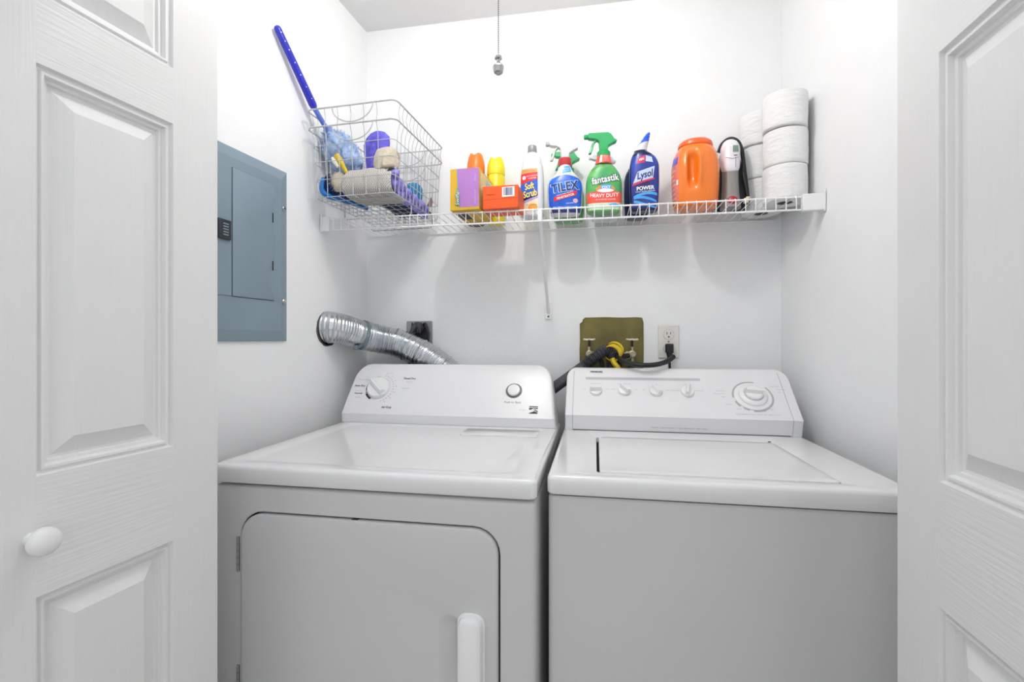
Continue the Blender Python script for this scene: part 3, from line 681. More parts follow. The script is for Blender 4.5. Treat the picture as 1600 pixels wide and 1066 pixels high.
sheet('mesh_cloth', [(.020, .100), (.045, .128), (.09, .120), (.12, .085), (.17, .060)], -.180, -.035, .004, mw, 'second beige open-weave cloth bunched on top of the folded one in the basket', 'cloth', seed=7)
sheet('navy_cloth', [(.10, FL+.020), (.18, FL+.021), (.27, FL+.021), (.335, FL+.012)], -.150, -.008, .004, NAVY, 'dark navy cloth lying at the back of the wire basket floor', 'cloth', amp=.002, seed=4)
# mop pad: purple strip standing curved along the right side
t = sheet('mop_pad', [(.070, .165), (.050, .178), (.034, .165), (.028, .125)], -.052, -.008, .006, BEIG, 'violet and beige fringed mop pad curled up along the right side of the basket', 'mop pad')
bm = B()
P = cspline([(-.018, .035, .115), (-.012, .08, .080), (-.010, .15, .065), (-.012, .23, .062), (-.02, .30, .058)], 10)
for dx, r_ in ((0, .010), (-.003, .009)):
    tube(bm, [p+Vector((dx*3, 0, dx*6)) for p in P], [r_*(1.25+.35*math.sin(i_*.9+dx*900)) for i_ in range(len(P))], 12)
soft(bm, .004, 60); bm.transform(Mb); part('fringe', bm, LAV, t, world=True, smooth=60)
# pointed violet slipper-like mitt with beige cuff
t = empty('dusting_mitt', bk(-.06, .06, .14), ba, 'violet mitt with a beige fleece cuff standing up in the middle of the basket', 'mitt')
bm = B()
secs = [(.120, .024, .012), (.155, .032, .015), (.185, .042, .018), (.215, .046, .018), (.236, .040, .016), (.250, .027, .012), (.257, .008, .004)]
rings(bm, [[(-.092+(z-.135)*.10+a_*math.cos(2*math.pi*j/24), .055+b_*math.sin(2*math.pi*j/24), z-.004) for j in range(24)] for z, a_, b_ in secs])
soft(bm, .003, 50); bm.transform(Mb); part('palm', bm, PURP, t, world=True, smooth=60)
bm = B()
secs = [(.122, .040, .022), (.140, .046, .024), (.162, .043, .022), (.182, .034, .018), (.192, .014, .008)]
rings(bm, [[(-.050+a_*math.cos(2*math.pi*j/24), .050+b_*math.sin(2*math.pi*j/24), z+.004+a_*.25*math.cos(2*math.pi*j/24)*0) for j in range(24)] for z, a_, b_ in secs])
soft(bm, .004, 50, 3); bm.transform(Mb); part('fleece_cuff', bm, BEIG, t, world=True, smooth=60)
# blue scrub brush
t = empty('scrub_brush', bk(-.215, .08, FL), ba, 'bright blue bristle brush at the front left of the wire basket', 'brush')
bm = B(); P = cspline([(-.252, .022, .105), (-.258, .020, .070), (-.246, .03, FL+.014), (-.225, .07, FL+.012), (-.205, .13, FL+.012), (-.197, .19, FL+.012)], 10)
tube(bm, P, [.009, .010]+[.010]*(len(P)-4)+[.009, .007], 10); bm.transform(Mb); part('brush_back', bm, mat('bright_blue_plastic', '1a78c8', .35, vary=.08), t, world=True)
bm = B(); random.seed(9)
for i in range(2, 42):
    p = P[i]
    for k_ in range(10):
        q = p+Vector((random.uniform(-.004, .012), random.uniform(-.006, .006), random.uniform(0, .006))); tube(bm, [q, q+Vector((random.uniform(.01, .02), random.uniform(-.004, .004), random.uniform(.008, .02)))], .0008, 3)
bm.transform(Mb); part('bristles', bm, mat('dark_blue_bristle', '173a7c', .6, vary=.2), t, world=True, smooth=0)
t = empty('fleece_pad', bk(-.215, .03, FL), ba, 'beige fleece pad behind the blue brush at the front left of the basket', 'cleaning pad')
bm = B(); ball(bm, (-.213, .040, .095), .03, (1.0, .55, 1.1), 3); soft(bm, .004, 50); bm.transform(Mb); part('pad', bm, BEIG, t, world=True, smooth=60)
# small yellow brush
t = empty('small_brush', bk(-.2, .02, .15), ba, 'small yellow and white brush head poking out over the beige cloth in the basket', 'brush')
bm = B(); tube(bm, [(-.212, .020, .168), (-.206, .020, .172), (-.198, .022, .160), (-.186, .028, .135), (-.178, .035, .118)], [.006, .0095, .010, .007, .005], 12); bm.transform(Mb); part('brush_head', bm, YELS, t, world=True)
bm = B(); tube(bm, [(-.216, .014, .163), (-.208, .010, .150), (-.196, .012, .132)], [.006, .007, .004], 10); bm.transform(Mb); part('bristles', bm, mat('cream_bristle', 'e8e6d2', .7, vary=.05), t, world=True)
# teal sponge and brown tag
t = empty('sponge', bk(-.03, .24, FL+.03), ba, 'teal blue sponge behind the violet fringe at the right of the basket', 'sponge')
bm = B(); rings(bm, [xy(rrect(-.058, -.022, .215, .27, .008), .085), xy(rrect(-.062, -.020, .212, .272, .01), .10), xy(rrect(-.062, -.020, .212, .272, .01), .128), xy(rrect(-.056, -.024, .217, .268, .008), .137)]); soft(bm, .002, 60); bm.transform(Mb); part('sponge_block', bm, TEAL, t, world=True)
t = empty('fabric_tag', bk(-.01, .27, .09), ba, 'small brown pointed scrap at the back right of the wire basket', 'tag')
bm = B(); prism(bm, [(-.014, .070), (-.004, .088), (.004, .103), (.010, .086), (.006, .070)], .285, .289); bm.transform(Mb); part('tag_piece', bm, mat('brown_tag', '8d7672', .8, vary=.1), t, world=True)

# ------------------------------------------------------------ bottles: lofted superellipses with labels wrapped on
class Loft:
    def __init__(s, keys, dent=None):      # keys (z, a, b, n, cx, cy)
        s.k = [tuple(k)+(0,)*(6-len(k)) for k in keys]; s.dent = dent
    def at(s, z):
        k = s.k
        if z <= k[0][0]: return k[0][1:]
        if z >= k[-1][0]: return k[-1][1:]
        for i in range(len(k)-1):
            if k[i][0] <= z <= k[i+1][0]:
                a, b = k[i], k[i+1]; h = max(1e-9, b[0]-a[0]); t = (z-a[0])/h; out = []
                for c in range(1, 6):
                    p, q = a[c], b[c]
                    def sl(i0):
                        if i0 <= 0 or i0 >= len(k)-1: return 0 if False else ((k[min(len(k)-1, i0+1)][c]-k[max(0, i0-1)][c])/(k[min(len(k)-1, i0+1)][0]-k[max(0, i0-1)][0]))
                        d1 = (k[i0][c]-k[i0-1][c])/max(1e-9, k[i0][0]-k[i0-1][0]); d2_ = (k[i0+1][c]-k[i0][c])/max(1e-9, k[i0+1][0]-k[i0][0])
                        return 0 if d1*d2_ <= 0 else 2*d1*d2_/(d1+d2_)
                    m0, m1 = sl(i)*h, sl(i+1)*h
                    out.append((2*t**3-3*t*t+1)*p+(t**3-2*t*t+t)*m0+(-2*t**3+3*t*t)*q+(t**3-t*t)*m1)
                return tuple(out)
    def pt(s, z, a):
        A, Bb, n, cx, cy = s.at(z); c, q = math.cos(a), math.sin(a)
        return Vector((cx+A*math.copysign(abs(c)**(2/n), c), cy+Bb*math.copysign(abs(q)**(2/n), q), z))
    def front(s, x, z, off=.0005):
        A, Bb, n, cx, cy = s.at(z); u = min(.999, abs((x-cx)/max(A, 1e-6)))
        y = cy-Bb*(1-u**n)**(1/n)-off
        if s.dent: y += s.dent(x, z)
        return Vector((x, y, z))
    def mesh(s, rows=60, seg=48):
        bm = B(); z0, z1 = s.k[0][0], s.k[-1][0]; L = []
        for i in range(rows+1):
            z = z0+(z1-z0)*i/rows; r_ = [s.pt(z, 2*math.pi*j/seg) for j in range(seg)]
            if s.dent:
                for p in r_:
                    if p.y < s.at(z)[4]: p.y += s.dent(p.x, z)
            L.append(r_)
        rings(bm, L); return bm
    def patch(s, c, off=.0004, nu=14, nv=10, bm=None):   # bilinear quad in x,z: bl, br, tr, tl
        bm = bm or B(); g = []
        for j in range(nv+1):
            v = j/nv; row = []
            for i in range(nu+1):
                u = i/nu; x = (c[0][0]*(1-u)+c[1][0]*u)*(1-v)+(c[3][0]*(1-u)+c[2][0]*u)*v; z = (c[0][1]*(1-u)+c[1][1]*u)*(1-v)+(c[3][1]*(1-u)+c[2][1]*u)*v
                row.append(bm.verts.new(s.front(x, z, off)))
            g.append(row)
        for j in range(nv):
            for i in range(nu): bm.faces.new((g[j][i], g[j][i+1], g[j+1][i+1], g[j+1][i]))
        return bm
    def span(s, z0, z1, f0, f1, off=.0004, nu=20, nv=20, bm=None):   # patch between fractions of the local half width; f = number or function of v
        bm = bm or B(); g = []
        for j in range(nv+1):
            v = j/nv; row = []
            for i in range(nu+1):
                u = i/nu; za = z0(u) if callable(z0) else z0; zb = z1(u) if callable(z1) else z1; z = za+(zb-za)*v
                A, Bb, n, cx, cy = s.at(z); a0 = f0(v) if callable(f0) else f0; a1 = f1(v) if callable(f1) else f1
                row.append(bm.verts.new(s.front(cx+A*(a0+(a1-a0)*u), z, off)))
            g.append(row)
        for j in range(nv):
            for i in range(nu): bm.faces.new((g[j][i], g[j][i+1], g[j+1][i+1], g[j+1][i]))
        return bm
    def disc(s, x, z, rx, rz, off=.0006, bm=None, n=24):
        bm = bm or B(); ctr = bm.verts.new(s.front(x, z, off)); prev = None; rows = [[ctr]*n]
        for k in (1, 2, 3): rows.append([bm.verts.new(s.front(x+rx*k/3*math.cos(2*math.pi*j/n), z+rz*k/3*math.sin(2*math.pi*j/n), off)) for j in range(n)])
        for j in range(n): bm.faces.new((ctr, rows[1][j], rows[1][(j+1) % n]))
        for a, b_ in ((1, 2), (2, 3)):
            for j in range(n): bm.faces.new((rows[a][j], rows[b_][j], rows[b_][(j+1) % n], rows[a][(j+1) % n]))
        return bm
    def w(s, x0, z0, rot=0, off=.001, arch=0):
        c, q = math.cos(R(rot)), math.sin(R(rot))
        return lambda x, y: s.front(x0+x*c-y*q, z0+x*q+y*c-arch*x*x, off)
def lettering(Lf, items, m, parent, name='lettering', label=None):
    o = texts([(bd, sz, Lf.w(x, z, rot, off, arch), kw) for bd, sz, x, z, rot, off, arch, kw in items], m, parent, name)
    if label: o['label'] = label
    return o
WHB = mat('white_bottle_plastic', 'e2e4e7', .25, vary=.01); WHT = mat('white_print', 'f4f4f6', .4, vary=0); REDP = mat('red_print', 'd8262c', .4, vary=.02)
BLUEB = mat('bright_blue_label', '1565d8', .3, vary=.18, vs=25, noise2='0a48b4'); NAVP = mat('navy_print', '14246e', .35, vary=.05); YELP = mat('yellow_print', 'f3e07c', .4, vary=.02); SKY = mat('sky_blue_print', '4ba3e6', .35, vary=.08, vs=60)
def sprayer(parent, z, m_head, m_trig, m_neck, nozzle=None, back=None, z_neck=.03, rx=.0):
    """trigger head pointing to -x; z = top of the bottle neck"""
    S_ = Matrix.Translation((0, 0, z)) @ Matrix.Diagonal((1.14, 1.05, 1.12, 1)) @ Matrix.Translation((0, 0, -z))
    b = B(); lathe(b, [(.0185, z-.002), (.0192, z), (.0192, z+.017), (.0165, z+.020)], 28); b.transform(S_); part('collar', b, m_neck, parent)
    b = B()
    poly = [(-.012, z+.020), (.012, z+.020), (.013, z+.034), (.022, z+.040), (.036, z+.046), (.038, z+.050), (.030, z+.055), (.020, z+.070), (.012, z+.074), (-.042, z+.074), (-.046, z+.070), (-.046, z+.060), (-.040, z+.057), (-.024, z+.055), (-.014, z+.048)]
    prism(b, poly, -.011, .011); b.transform(S_); h = part('trigger_head', b, m_head, parent, bevel=.0035, seg=3)
    b = B(); lathe(b, [(.0065, 0), (.0075, -.004), (.0075, -.010), (.005, -.012)], 16, (-.045, 0, z+.0655), 'x'); b.transform(S_); part('nozzle', b, nozzle or m_head, h)
    b = B(); P = cspline([(-.020, 0, z+.054), (-.030, 0, z+.044), (-.034, 0, z+.030), (-.040, 0, z+.014)], 6)
    L = [[(p.x-.0035, -.007+.002*i/len(P), p.z), (p.x+.0035, -.007, p.z+.0005), (p.x+.0035, .007, p.z+.0005), (p.x-.0035, .007, p.z)] for i, p in enumerate(P)]; rings(b, L); b.transform(S_); part('trigger', b, m_trig, h, bevel=.0015)
    return h
# -- cleanser squeeze bottle, turned to the left
t = empty('cleanser_bottle', (-.211, 1.61, SZ+.0002), R(-5), 'white squeeze bottle of cream cleanser with a grey cap, right of the orange box', 'bottle')
Lf = Loft([(0, .034, .024, 2.6), (.004, .038, .027, 2.8), (.06, .0405, .029, 2.8), (.13, .0395, .028, 2.8), (.165, .037, .027, 2.6), (.172, .0365, .0265, 2.5), (.178, .0335, .026, 2.4), (.200, .030, .025, 2.2), (.214, .020, .019, 2), (.218, .0155, .0155, 2)])
part('bottle_body', Lf.mesh(), WHB, t)
b = B(); lathe(b, [(.0150, .217), (.0158, .219), (.0150, .240), (.0135, .243), (.008, .2435)], 28); part('cap', b, mat('grey_cap', '8f9297', .35, vary=.03), t)
part('label', Lf.span(.015, .158, -.90, .62, .0003), mat('cream_label', 'f4e9c9', .35, vary=.02), t)
part('label', Lf.span(.128, .158, -.88, .60, .0006), mat('tan_print', 'd7a45a', .4, vary=.05), t)
part('label', Lf.span(lambda u: .106+.012*u, lambda u: .142+.003*u, -.89, .61, .0008), REDP, t)
part('label', Lf.span(lambda u: .052+.02*u, lambda u: .106+.016*u, -.90, .61, .0010), BLUEB, t)
part('label', Lf.span(lambda u: .046+.02*u, lambda u: .054+.022*u, -.90, .61, .0012), NAVP, t)
part('label', Lf.span(lambda u: .038+.02*u, lambda u: .045+.02*u, -.90, .61, .0012), mat('lilac_print', 'b9a8d8', .4, vary=0), t)
part('label', Lf.disc(-.022, .128, .0065, .0065, .0013), WHT, t)
part('label', Lf.disc(.008, .028, .016, .012, .0012), mat('orange_print', 'f0a63c', .4, vary=.1, vs=80), t)
lettering(Lf, [('Soft', .030, -.004, .097, 10, .0016, 0, {'bold': .0022, 'shear': .2, 'sx': .66}), ('Scrub', .031, -.0015, .072, 10, .0016, 0, {'bold': .0022, 'shear': .2, 'sx': .66})], NAVP, t)
lettering(Lf, [('Soft', .030, -.0045, .0976, 10, .0020, 0, {'bold': .0009, 'shear': .2, 'sx': .66}), ('Scrub', .031, -.002, .0726, 10, .0020, 0, {'bold': .0009, 'shear': .2, 'sx': .66})], YELP, t)
lettering(Lf, [('WITH BLEACH', .0062, .006, .133, 4, .0016, 0, {}), ('CLEANSER', .0062, .006, .125, 4, .0016, 0, {})], WHT, t)
lettering(Lf, [('ANTIBACTERIAL', .006, -.004, .150, 0, .0012, 0, {}), ('NET WT 24 OZ', .0055, .004, .036, 0, .0016, 0, {})], CARD, t)
# -- mildew remover sprayer (blue label)
def tilex():
    t = empty('spray_bottle', (-.0997, 1.605, SZ+.0002), R(4), 'blue-labelled spray bottle with white trigger and red collar, second bottle from left', 'spray bottle', ry=R(0))
    Lf = Loft([(0, .046, .022, 2.6), (.004, .051, .026, 2.8), (.05, .0580, .030, 2.9), (.085, .0590, .030, 2.9), (.105, .057, .029, 2.7), (.125, .044, .026, 2.5), (.140, .031, .022, 2.2), (.153, .023, .020, 2), (.163, .0185, .0185, 2), (.169, .0175, .0175, 2)])
    part('bottle_body', Lf.mesh(), WHB, t)
    part('label', Lf.span(.006, lambda u: .118+.012*math.sin(math.pi*u), -.985, .985, .0004, 30, 24), BLUEB, t, label='blue label')
    part('label', Lf.span(lambda u: .123+.012*math.sin(math.pi*u), lambda u: .128+.014*math.sin(math.pi*u), -.9, .85, .0006, 20, 5), mat('pale_gold_print', 'e6d79a', .4, vary=.05), t)
    part('label', Lf.patch([(-.010, .134), (.020, .140), (.017, .161), (-.004, .160)], .0008), SKY, t)
    part('label', Lf.patch([(-.052, .086), (.030, .100), (.036, .112), (-.036, .103)], .0008), mat('light_blue_print', '3c8cf0', .35, vary=.05), t)
    b = Lf.patch([(-.038, .040), (.036, .060), (.040, .076), (-.036, .056)], .0012); part('label', b, REDP, t)
    lettering(Lf, [('TILEX', .040, -.002, .087, 8, .0016, 0, {'bold': .0030, 'sx': .82, 'spacing': 1.06})], mat('pale_outline_print', 'bcd8fb', .4, vary=0), t)
    lettering(Lf, [('TILEX', .040, -.001, .087, 8, .0021, 0, {'bold': .0012, 'sx': .82, 'spacing': 1.06})], NAVP, t)
    lettering(Lf, [('PENETRATOR', .0105, .001, .056, 14, .0018, 0, {'bold': .0002, 'sx': .9}), ('MOLD AND MILDEW', .006, .000, .066, 14, .0018, 0, {}), ('DISINFECTS', .0065, .020, .034, 4, .0016, 0, {}), ('KILLS MOLD & MILDEW STAINS', .0058, 0, .022, 0, .0016, 0, {})], WHT, t)
    part('label', Lf.disc(.034, .042, .008, .007, .0012), mat('pink_print', 'f0b4b4', .4, vary=.1, vs=90), t)
    lettering(Lf, [('MILDEW', .006, .005, .152, 12, .0012, 0, {}), ('ROOT', .006, .006, .145, 12, .0012, 0, {})], WHT, t)
    part('label', Lf.span(.004, .020, -.95, .95, .0007), NAVP, t)
    sprayer(t, .169, mat('white_trigger_plastic', 'cfd2d6', .3, vary=.01), mat('greyish_white_plastic', 'c9c8c4', .35, vary=.02), mat('red_collar', 'c03038', .35, vary=.04), nozzle=mat('grey_nozzle', 'b5b6b8', .35, vary=.03))
    return t
tilex()
GRN = mat('green_plastic', '22a35c', .3, vary=.04); GRNL = mat('leafy_green_label', '5aa84a', .35, vary=.22, vs=22, noise2='2f9a62')
CLRG = mat('translucent_green_bottle', '7cc37c', .15, vary=.05, trans=.35)
# -- heavy duty cleaner (green)
def green_sprayer(x, y, rz, label, front=True, s=1., mh=None, mb=None, name='spray_bottle'):
    t = empty(name, (x, y, SZ+.0002), rz, label, 'spray bottle')
    t.scale = (s, s, s)
    Lf = Loft([(0, .048, .022, 2.7), (.004, .053, .026, 2.9), (.05, .0585, .029, 3), (.095, .0580, .029, 3), (.120, .054, .028, 2.7), (.143, .043, .026, 2.4), (.160, .030, .022, 2.1), (.172, .0215, .0195, 2), (.184, .018, .018, 2)])
    part('bottle_body', Lf.mesh(), mb or CLRG, t)
    if front:
        part('label', Lf.span(.008, lambda u: .138+.010*math.sin(math.pi*u), -.97, .97, .0004, 30, 24), GRNL, t, label='leafy green label')
        part('label', Lf.span(.030, lambda u: .064+.006*math.sin(math.pi*u), -.965, .965, .0007, 24, 8), mat('coral_print', 'ea5140', .4, vary=.03), t)
        part('label', Lf.span(.008, .030, -.96, .96, .0006, 24, 6), mat('pale_green_print', 'cfe3c4', .4, vary=.1, vs=60), t)
        part('label', Lf.disc(.004, .074, .030, .014, .0005), mat('orange_burst_print', 'ef8a4a', .4, vary=.15, vs=100), t)
        part('label', Lf.disc(.006, .079, .018, .011, .0009), SKY, t)
        part('label', Lf.disc(.004, .069, .026, .006, .0010), WHT, t)
        part('label', Lf.disc(.032, .022, .016, .006, .0012), SKY, t)
        lettering(Lf, [('fantastik', .031, .003, .106, 9, .0016, 0, {'bold': .0030, 'sx': .78, 'spacing': 1.05})], mat('deep_green_print', '12564e', .4, vary=0), t)
        lettering(Lf, [('fantastik', .031, .003, .106, 9, .0022, 0, {'bold': .0008, 'sx': .78, 'spacing': 1.05})], WHT, t)
        lettering(Lf, [('HEAVY DUTY', .0165, 0, .052, 0, .0016, -2, {'bold': .0003, 'sx': .92}), ('ALL PURPOSE CLEANER', .0062, .004, .040, 0, .0016, 0, {}), ('OXY', .013, .006, .079, 4, .0016, 0, {'bold': .0004})], WHT, t)
        b = B(); lathe(b, [(.0195, .181), (.0275, .162), (.0290, .161), (.0235, .184), (.0215, .189)], 32); part('neck_sleeve', b, mat('coral_sleeve', 'e4513f', .35, vary=.03), t, label='coral red shrink sleeve with lines of print')
        Ls = Loft([(.160, .0292, .0292, 2), (.189, .0228, .0228, 2)])
        part('label', Ls.patch([(-.016, .163), (-.008, .163), (-.006, .187), (-.012, .187)], .0009), WHT, t)
        lettering(Ls, [('NEW', .007, .005, .182, 0, .0014, 0, {}), ('FRESH', .0055, .006, .175, 0, .0014, 0, {}), ('SCENT', .0055, .006, .168, 0, .0014, 0, {})], WHT, t)
    sprayer(t, .184, mh or GRN, mh or GRN, mh or GRN)
    return t
green_sprayer(.0275, 1.605, R(3), 'green spray bottle with a coral band, middle of the front bottles')
green_sprayer(-.094, 1.705, R(5), 'green spray bottle mostly hidden behind the blue-labelled one', front=False, s=.94)
green_sprayer(.034, 1.706, R(5), 'pale spray bottle mostly hidden behind the green one with a coral band', front=False, s=.87, mh=WHB, mb=WHB)
# -- toilet bowl cleaner
INK = mat('deep_navy_bottle', '151c4a', .2, vary=.08); INKL = mat('blue_violet_label', '1c3f9c', .3, vary=.5, vs=14, noise2='2a1852')
def bowl_cleaner(x, y, rz, label, front=True, s=1.):
    t = empty('cleaner_bottle', (x, y, SZ+.0002), rz, label, 'bottle'); t.scale = (s, s, s)
    Lf = Loft([(0, .038, .022, 2.8), (.004, .042, .026, 2.9), (.05, .0455, .028, 3), (.10, .0470, .029, 3), (.145, .0465, .029, 2.9), (.170, .041, .028, 2.6, -.002), (.185, .032, .026, 2.4, -.006), (.193, .024, .022, 2.2, -.009), (.200, .019, .019, 2, -.011)])
    part('bottle_body', Lf.mesh(), INK, t)
    b = B(); 
    rings(b, [[(c_+r_*math.cos(2*math.pi*j/24), r_*math.sin(2*math.pi*j/24), z+k_*math.cos(2*math.pi*j/24)*r_) for j in range(24)] for z, r_, c_, k_ in ((.198, .0205, -.012, 0), (.206, .0205, -.011, .1), (.214, .0195, -.008, .2), (.220, .0180, -.005, .3), (.224, .0165, -.003, .35))])
    part('neck', b, WHB, t)
    b = B()
    rings(b, [[(c_+r_*math.cos(2*math.pi*j/20), r_*math.sin(2*math.pi*j/20), z+k_*math.cos(2*math.pi*j/20)*r_) for j in range(20)] for z, r_, c_, k_ in ((.2225, .0180, -.004, .35), (.228, .0170, -.001, .45), (.236, .0130, .003, .5), (.238, .0140, .004, .5), (.245, .0105, .007, .5), (.247, .0115, .008, .5), (.254, .0075, .011, .5), (.257, .005, .012, .5))])
    part('cap', b, mat('bright_blue_cap', '1f5fe0', .3, vary=.04), t)
    if front:
        part('label', Lf.span(.012, .178, -.9, .93, .0004, 24, 30), INKL, t, label='blue and violet label')
        part('label', Lf.patch([(-.036, .088), (.026, .102), (.031, .140), (-.022, .124)], .0008), mat('pale_blue_print', 'c9d6f2', .4, vary=.05), t)
        part('label', Lf.patch([(-.038, .080), (.030, .098), (.031, .103), (-.038, .086)], .0009), mat('crimson_print', 'd0284c', .4, vary=.04), t)
        part('label', Lf.patch([(-.026, .150), (.000, .153), (.004, .176), (-.018, .170)], .0008), mat('crimson_print', 'd0284c', .4), t)
        part('label', Lf.patch([(.003, .156), (.026, .152), (.022, .170), (.004, .175)], .0008), mat('pale_blue_print', '', .4), t)
        for k_ in range(3): part('label', Lf.span(lambda u, k_=k_: .040+.010*math.sin(2.5*u+k_)-.012*k_, lambda u, k_=k_: .047+.012*math.sin(2.5*u+k_)-.012*k_, -.75, .85, .0008, 20, 4), SKY, t)
        lettering(Lf, [('Lysol', .031, -.001, .113, 12, .0014, 0, {'shear': .3, 'bold': .0007, 'sx': .78})], NAVP, t)
        lettering(Lf, [('POWER', .0165, .002, .070, 3, .0014, 0, {'bold': .0005, 'sx': .95}), ('TOILET BOWL CLEANER', .0055, .002, .060, 3, .0014, 0, {}), ('10X', .010, -.010, .163, 12, .0013, 0, {'bold': .0003})], WHT, t)
    return t
bowl_cleaner(.157, 1.605, R(-2), 'navy toilet cleaner bottle with a bright blue angled cap, in the front row')
bowl_cleaner(.140, 1.70, R(0), 'dark bottle mostly hidden behind the navy toilet cleaner', front=False, s=.88)
# -- orange laundry tub
ORG = mat('glossy_orange_plastic', 'f07a18', .22, vary=.04, coat=.4); ORGL = mat('orange_red_lid', 'f0662f', .3, vary=.04)
t = empty('detergent_tub', (.315, 1.605, SZ+.0002), R(-6), 'glossy orange laundry detergent tub with a moulded handgrip', 'detergent tub')
def dent(x, z):
    u = (x-(-.012))/.0135; v = (z-.112)/.050; g = math.exp(-(u*u)**2-(v*v)**2)*.024
    u2 = (x-(.010))/.007; v2 = (z-.116)/.055; return g - math.exp(-(u2*u2)-(v2*v2)**2)*.008
Lf = Loft([(0, .056, .052, 2.6), (.004, .063, .059, 2.7), (.03, .068, .064, 2.7), (.09, .071, .067, 2.6), (.125, .0715, .067, 2.5), (.155, .068, .064, 2.4), (.180, .060, .058, 2.3), (.196, .050, .049, 2.2), (.202, .046, .046, 2.1)], dent)
part('tub_body', Lf.mesh(110, 140), ORG, t, smooth=60)
Ld = Loft([(.194, .050, .049, 2.2), (.197, .053, .052, 2.2), (.206, .052, .051, 2.2), (.214, .046, .045, 2.2), (.219, .034, .033, 2.1), (.220, .010, .010, 2)]); part('lid', Ld.mesh(24, 64), ORGL, t)
LAB = mat('rosy_orange_label', 'e8674a', .4, vary=.3, vs=55, noise2='c9888c')
def side_patch(Lf, z0, z1, a0, a1, off=.0006, nu=18, nv=16, bm=None, cut=0):
    bm = bm or B(); g = []
    for j in range(nv+1):
        z = z0+(z1-z0)*j/nv; row = []
        for i in range(nu+1):
            a = R(a0+(a1-a0)*i/nu); p = Lf.pt(z, a); q = Vector((math.cos(a), math.sin(a), 0)); row.append(bm.verts.new(p+q*off))
        g.append(row)
    for j in range(nv):
        for i in range(nu): bm.faces.new((g[j][i], g[j][i+1], g[j+1][i+1], g[j+1][i]))
    return bm
part('label', side_patch(Lf, .020, .172, 165, 226), LAB, t, label='rosy orange wrap label')
part('label', side_patch(Lf, .136, .160, 190, 222, .0010), mat('violet_blue_print', '6a5ab8', .4, vary=.2, vs=80), t)
part('label', side_patch(Lf, .070, .086, 219, 226, .0011), WHT, t)
for k_ in range(7): part('label', side_patch(Lf, .028+k_*.0145, .0335+k_*.0145, 180, 216-(k_ % 3)*4, .0010, nv=2), mat('pale_peach_print', 'f3b9a0', .4, vary=.2, vs=120), t)

# -- clothes iron on its heel
t = empty('clothes_iron', (.432, 1.625, SZ+.0002), R(-8), 'white and grey clothes iron on its heel between the orange tub and toilet rolls', 'iron'); t.scale = (1.06, 1.0, 1.06)
def arch(w0, h, z0=0, n=14, p=1.7, dx=0):
    pts = []
    for i in range(n+1):
        u = i/n; pts.append((-w0*(1-u**p)**.9*1.0+dx*u, z0+h*u))
    L_ = pts; Rr = [(-x+2*dx*u_ if False else -x, z) for (x, z), u_ in zip(pts, range(n+1))][::-1]
    return L_ + Rr[1:]
b = B(); prism(b, [(x_-.010, z_) for x_, z_ in arch(.044, .236, .0, p=2.2)], .040, .046); part('soleplate', b, mat('pale_soleplate', 'b9bbc0', .3, metal=.6, vary=.03), t)
b = B(); prism(b, arch(.044, .222, .002, p=2.4), .024, .0398); part('skirt', b, mat('black_iron_skirt', '26262a', .35, vary=.05), t, bevel=.003)
Li = Loft([(.002, .029, .030, 2.6, -.006, -.008), (.05, .024, .028, 2.4, -.006, -.006), (.10, .0225, .026, 2.3, -.006, -.006), (.118, .023, .026, 2.2, -.006, -.006)])
part('grip', Li.mesh(24, 32), mat('grey_iron_plastic', '8e8b89', .4, vary=.03), t, label='warm grey lower body')
Lh = Loft([(.104, .010, .010, 2.1, -.006, -.014), (.110, .020, .022, 2.2, -.006, -.012), (.125, .026, .028, 2.2, -.006, -.008), (.150, .0275, .029, 2.2, -.006, -.006), (.180, .0275, .028, 2.2, -.006, -.004), (.200, .022, .023, 2.2, -.006, 0), (.212, .012, .014, 2.1, -.006, .006), (.216, .003, .004, 2, -.006, .01)])
ih = part('handle_shell', Lh.mesh(50, 40), mat('pearl_white_plastic', 'e9e6ee', .25, vary=.01), t)
part('screen', Lh.patch([(-.005, .160), (.016, .162), (.016, .188), (-.004, .187)], .0010), mat('pale_bezel', 'f7f7f7', .3, vary=0), t, smooth=60)
b = Lh.patch([(-.002, .163), (.0145, .1645), (.0145, .1855), (-.002, .1845)], .0018); part('display', b, mat('green_grey_display', '7c9686', .3, vary=.03), t, smooth=60)
b = Lh.patch([(.001, .1525), (.011, .1530), (.011, .1555), (.001, .155)], .0014); part('button', b, DARKP, t, smooth=60)
b = B(); tube(b, [Lh.front(-.022+.004*i, .1495-.0016*(4-abs(i-5)), .0004) for i in range(10)], .0006, 5); tube(b, [Lh.front(.006, z_, .0004) for z_ in (.148, .138, .128, .118)], .0006, 5); part('moulded_line', b, PRINT, ih)
b = B(); ball(b, (-.004, -.030, .020), .016, (1, .6, 1), 3); part('steam_dial', b, mat('dark_red_plastic', 'b01626', .3, vary=.05), t)
b = B(); tube(b, cspline([(-.036, .022, .185), (-.026, .016, .208), (-.006, .014, .221), (.014, .012, .213), (.026, .010, .188), (.031, .006, .150), (.036, .004, .10), (.041, .0, .05), (.043, .0, .012)], 8), .0058, 10)
tube(b, cspline([(.043, -.006, .010), (.040, -.008, .045), (.032, -.006, .09), (.028, -.002, .12)], 6), .0035, 8); part('cord', b, BLACK, t, smooth=60)
b = B(); box(b, .028, .042, -.032, -.016, .012, .026); box(b, .034, .046, -.030, -.020, .024, .030); part('cord_plug', b, mat('cream_plug', 'd8cbb0', .5, vary=.05), t, bevel=.002)

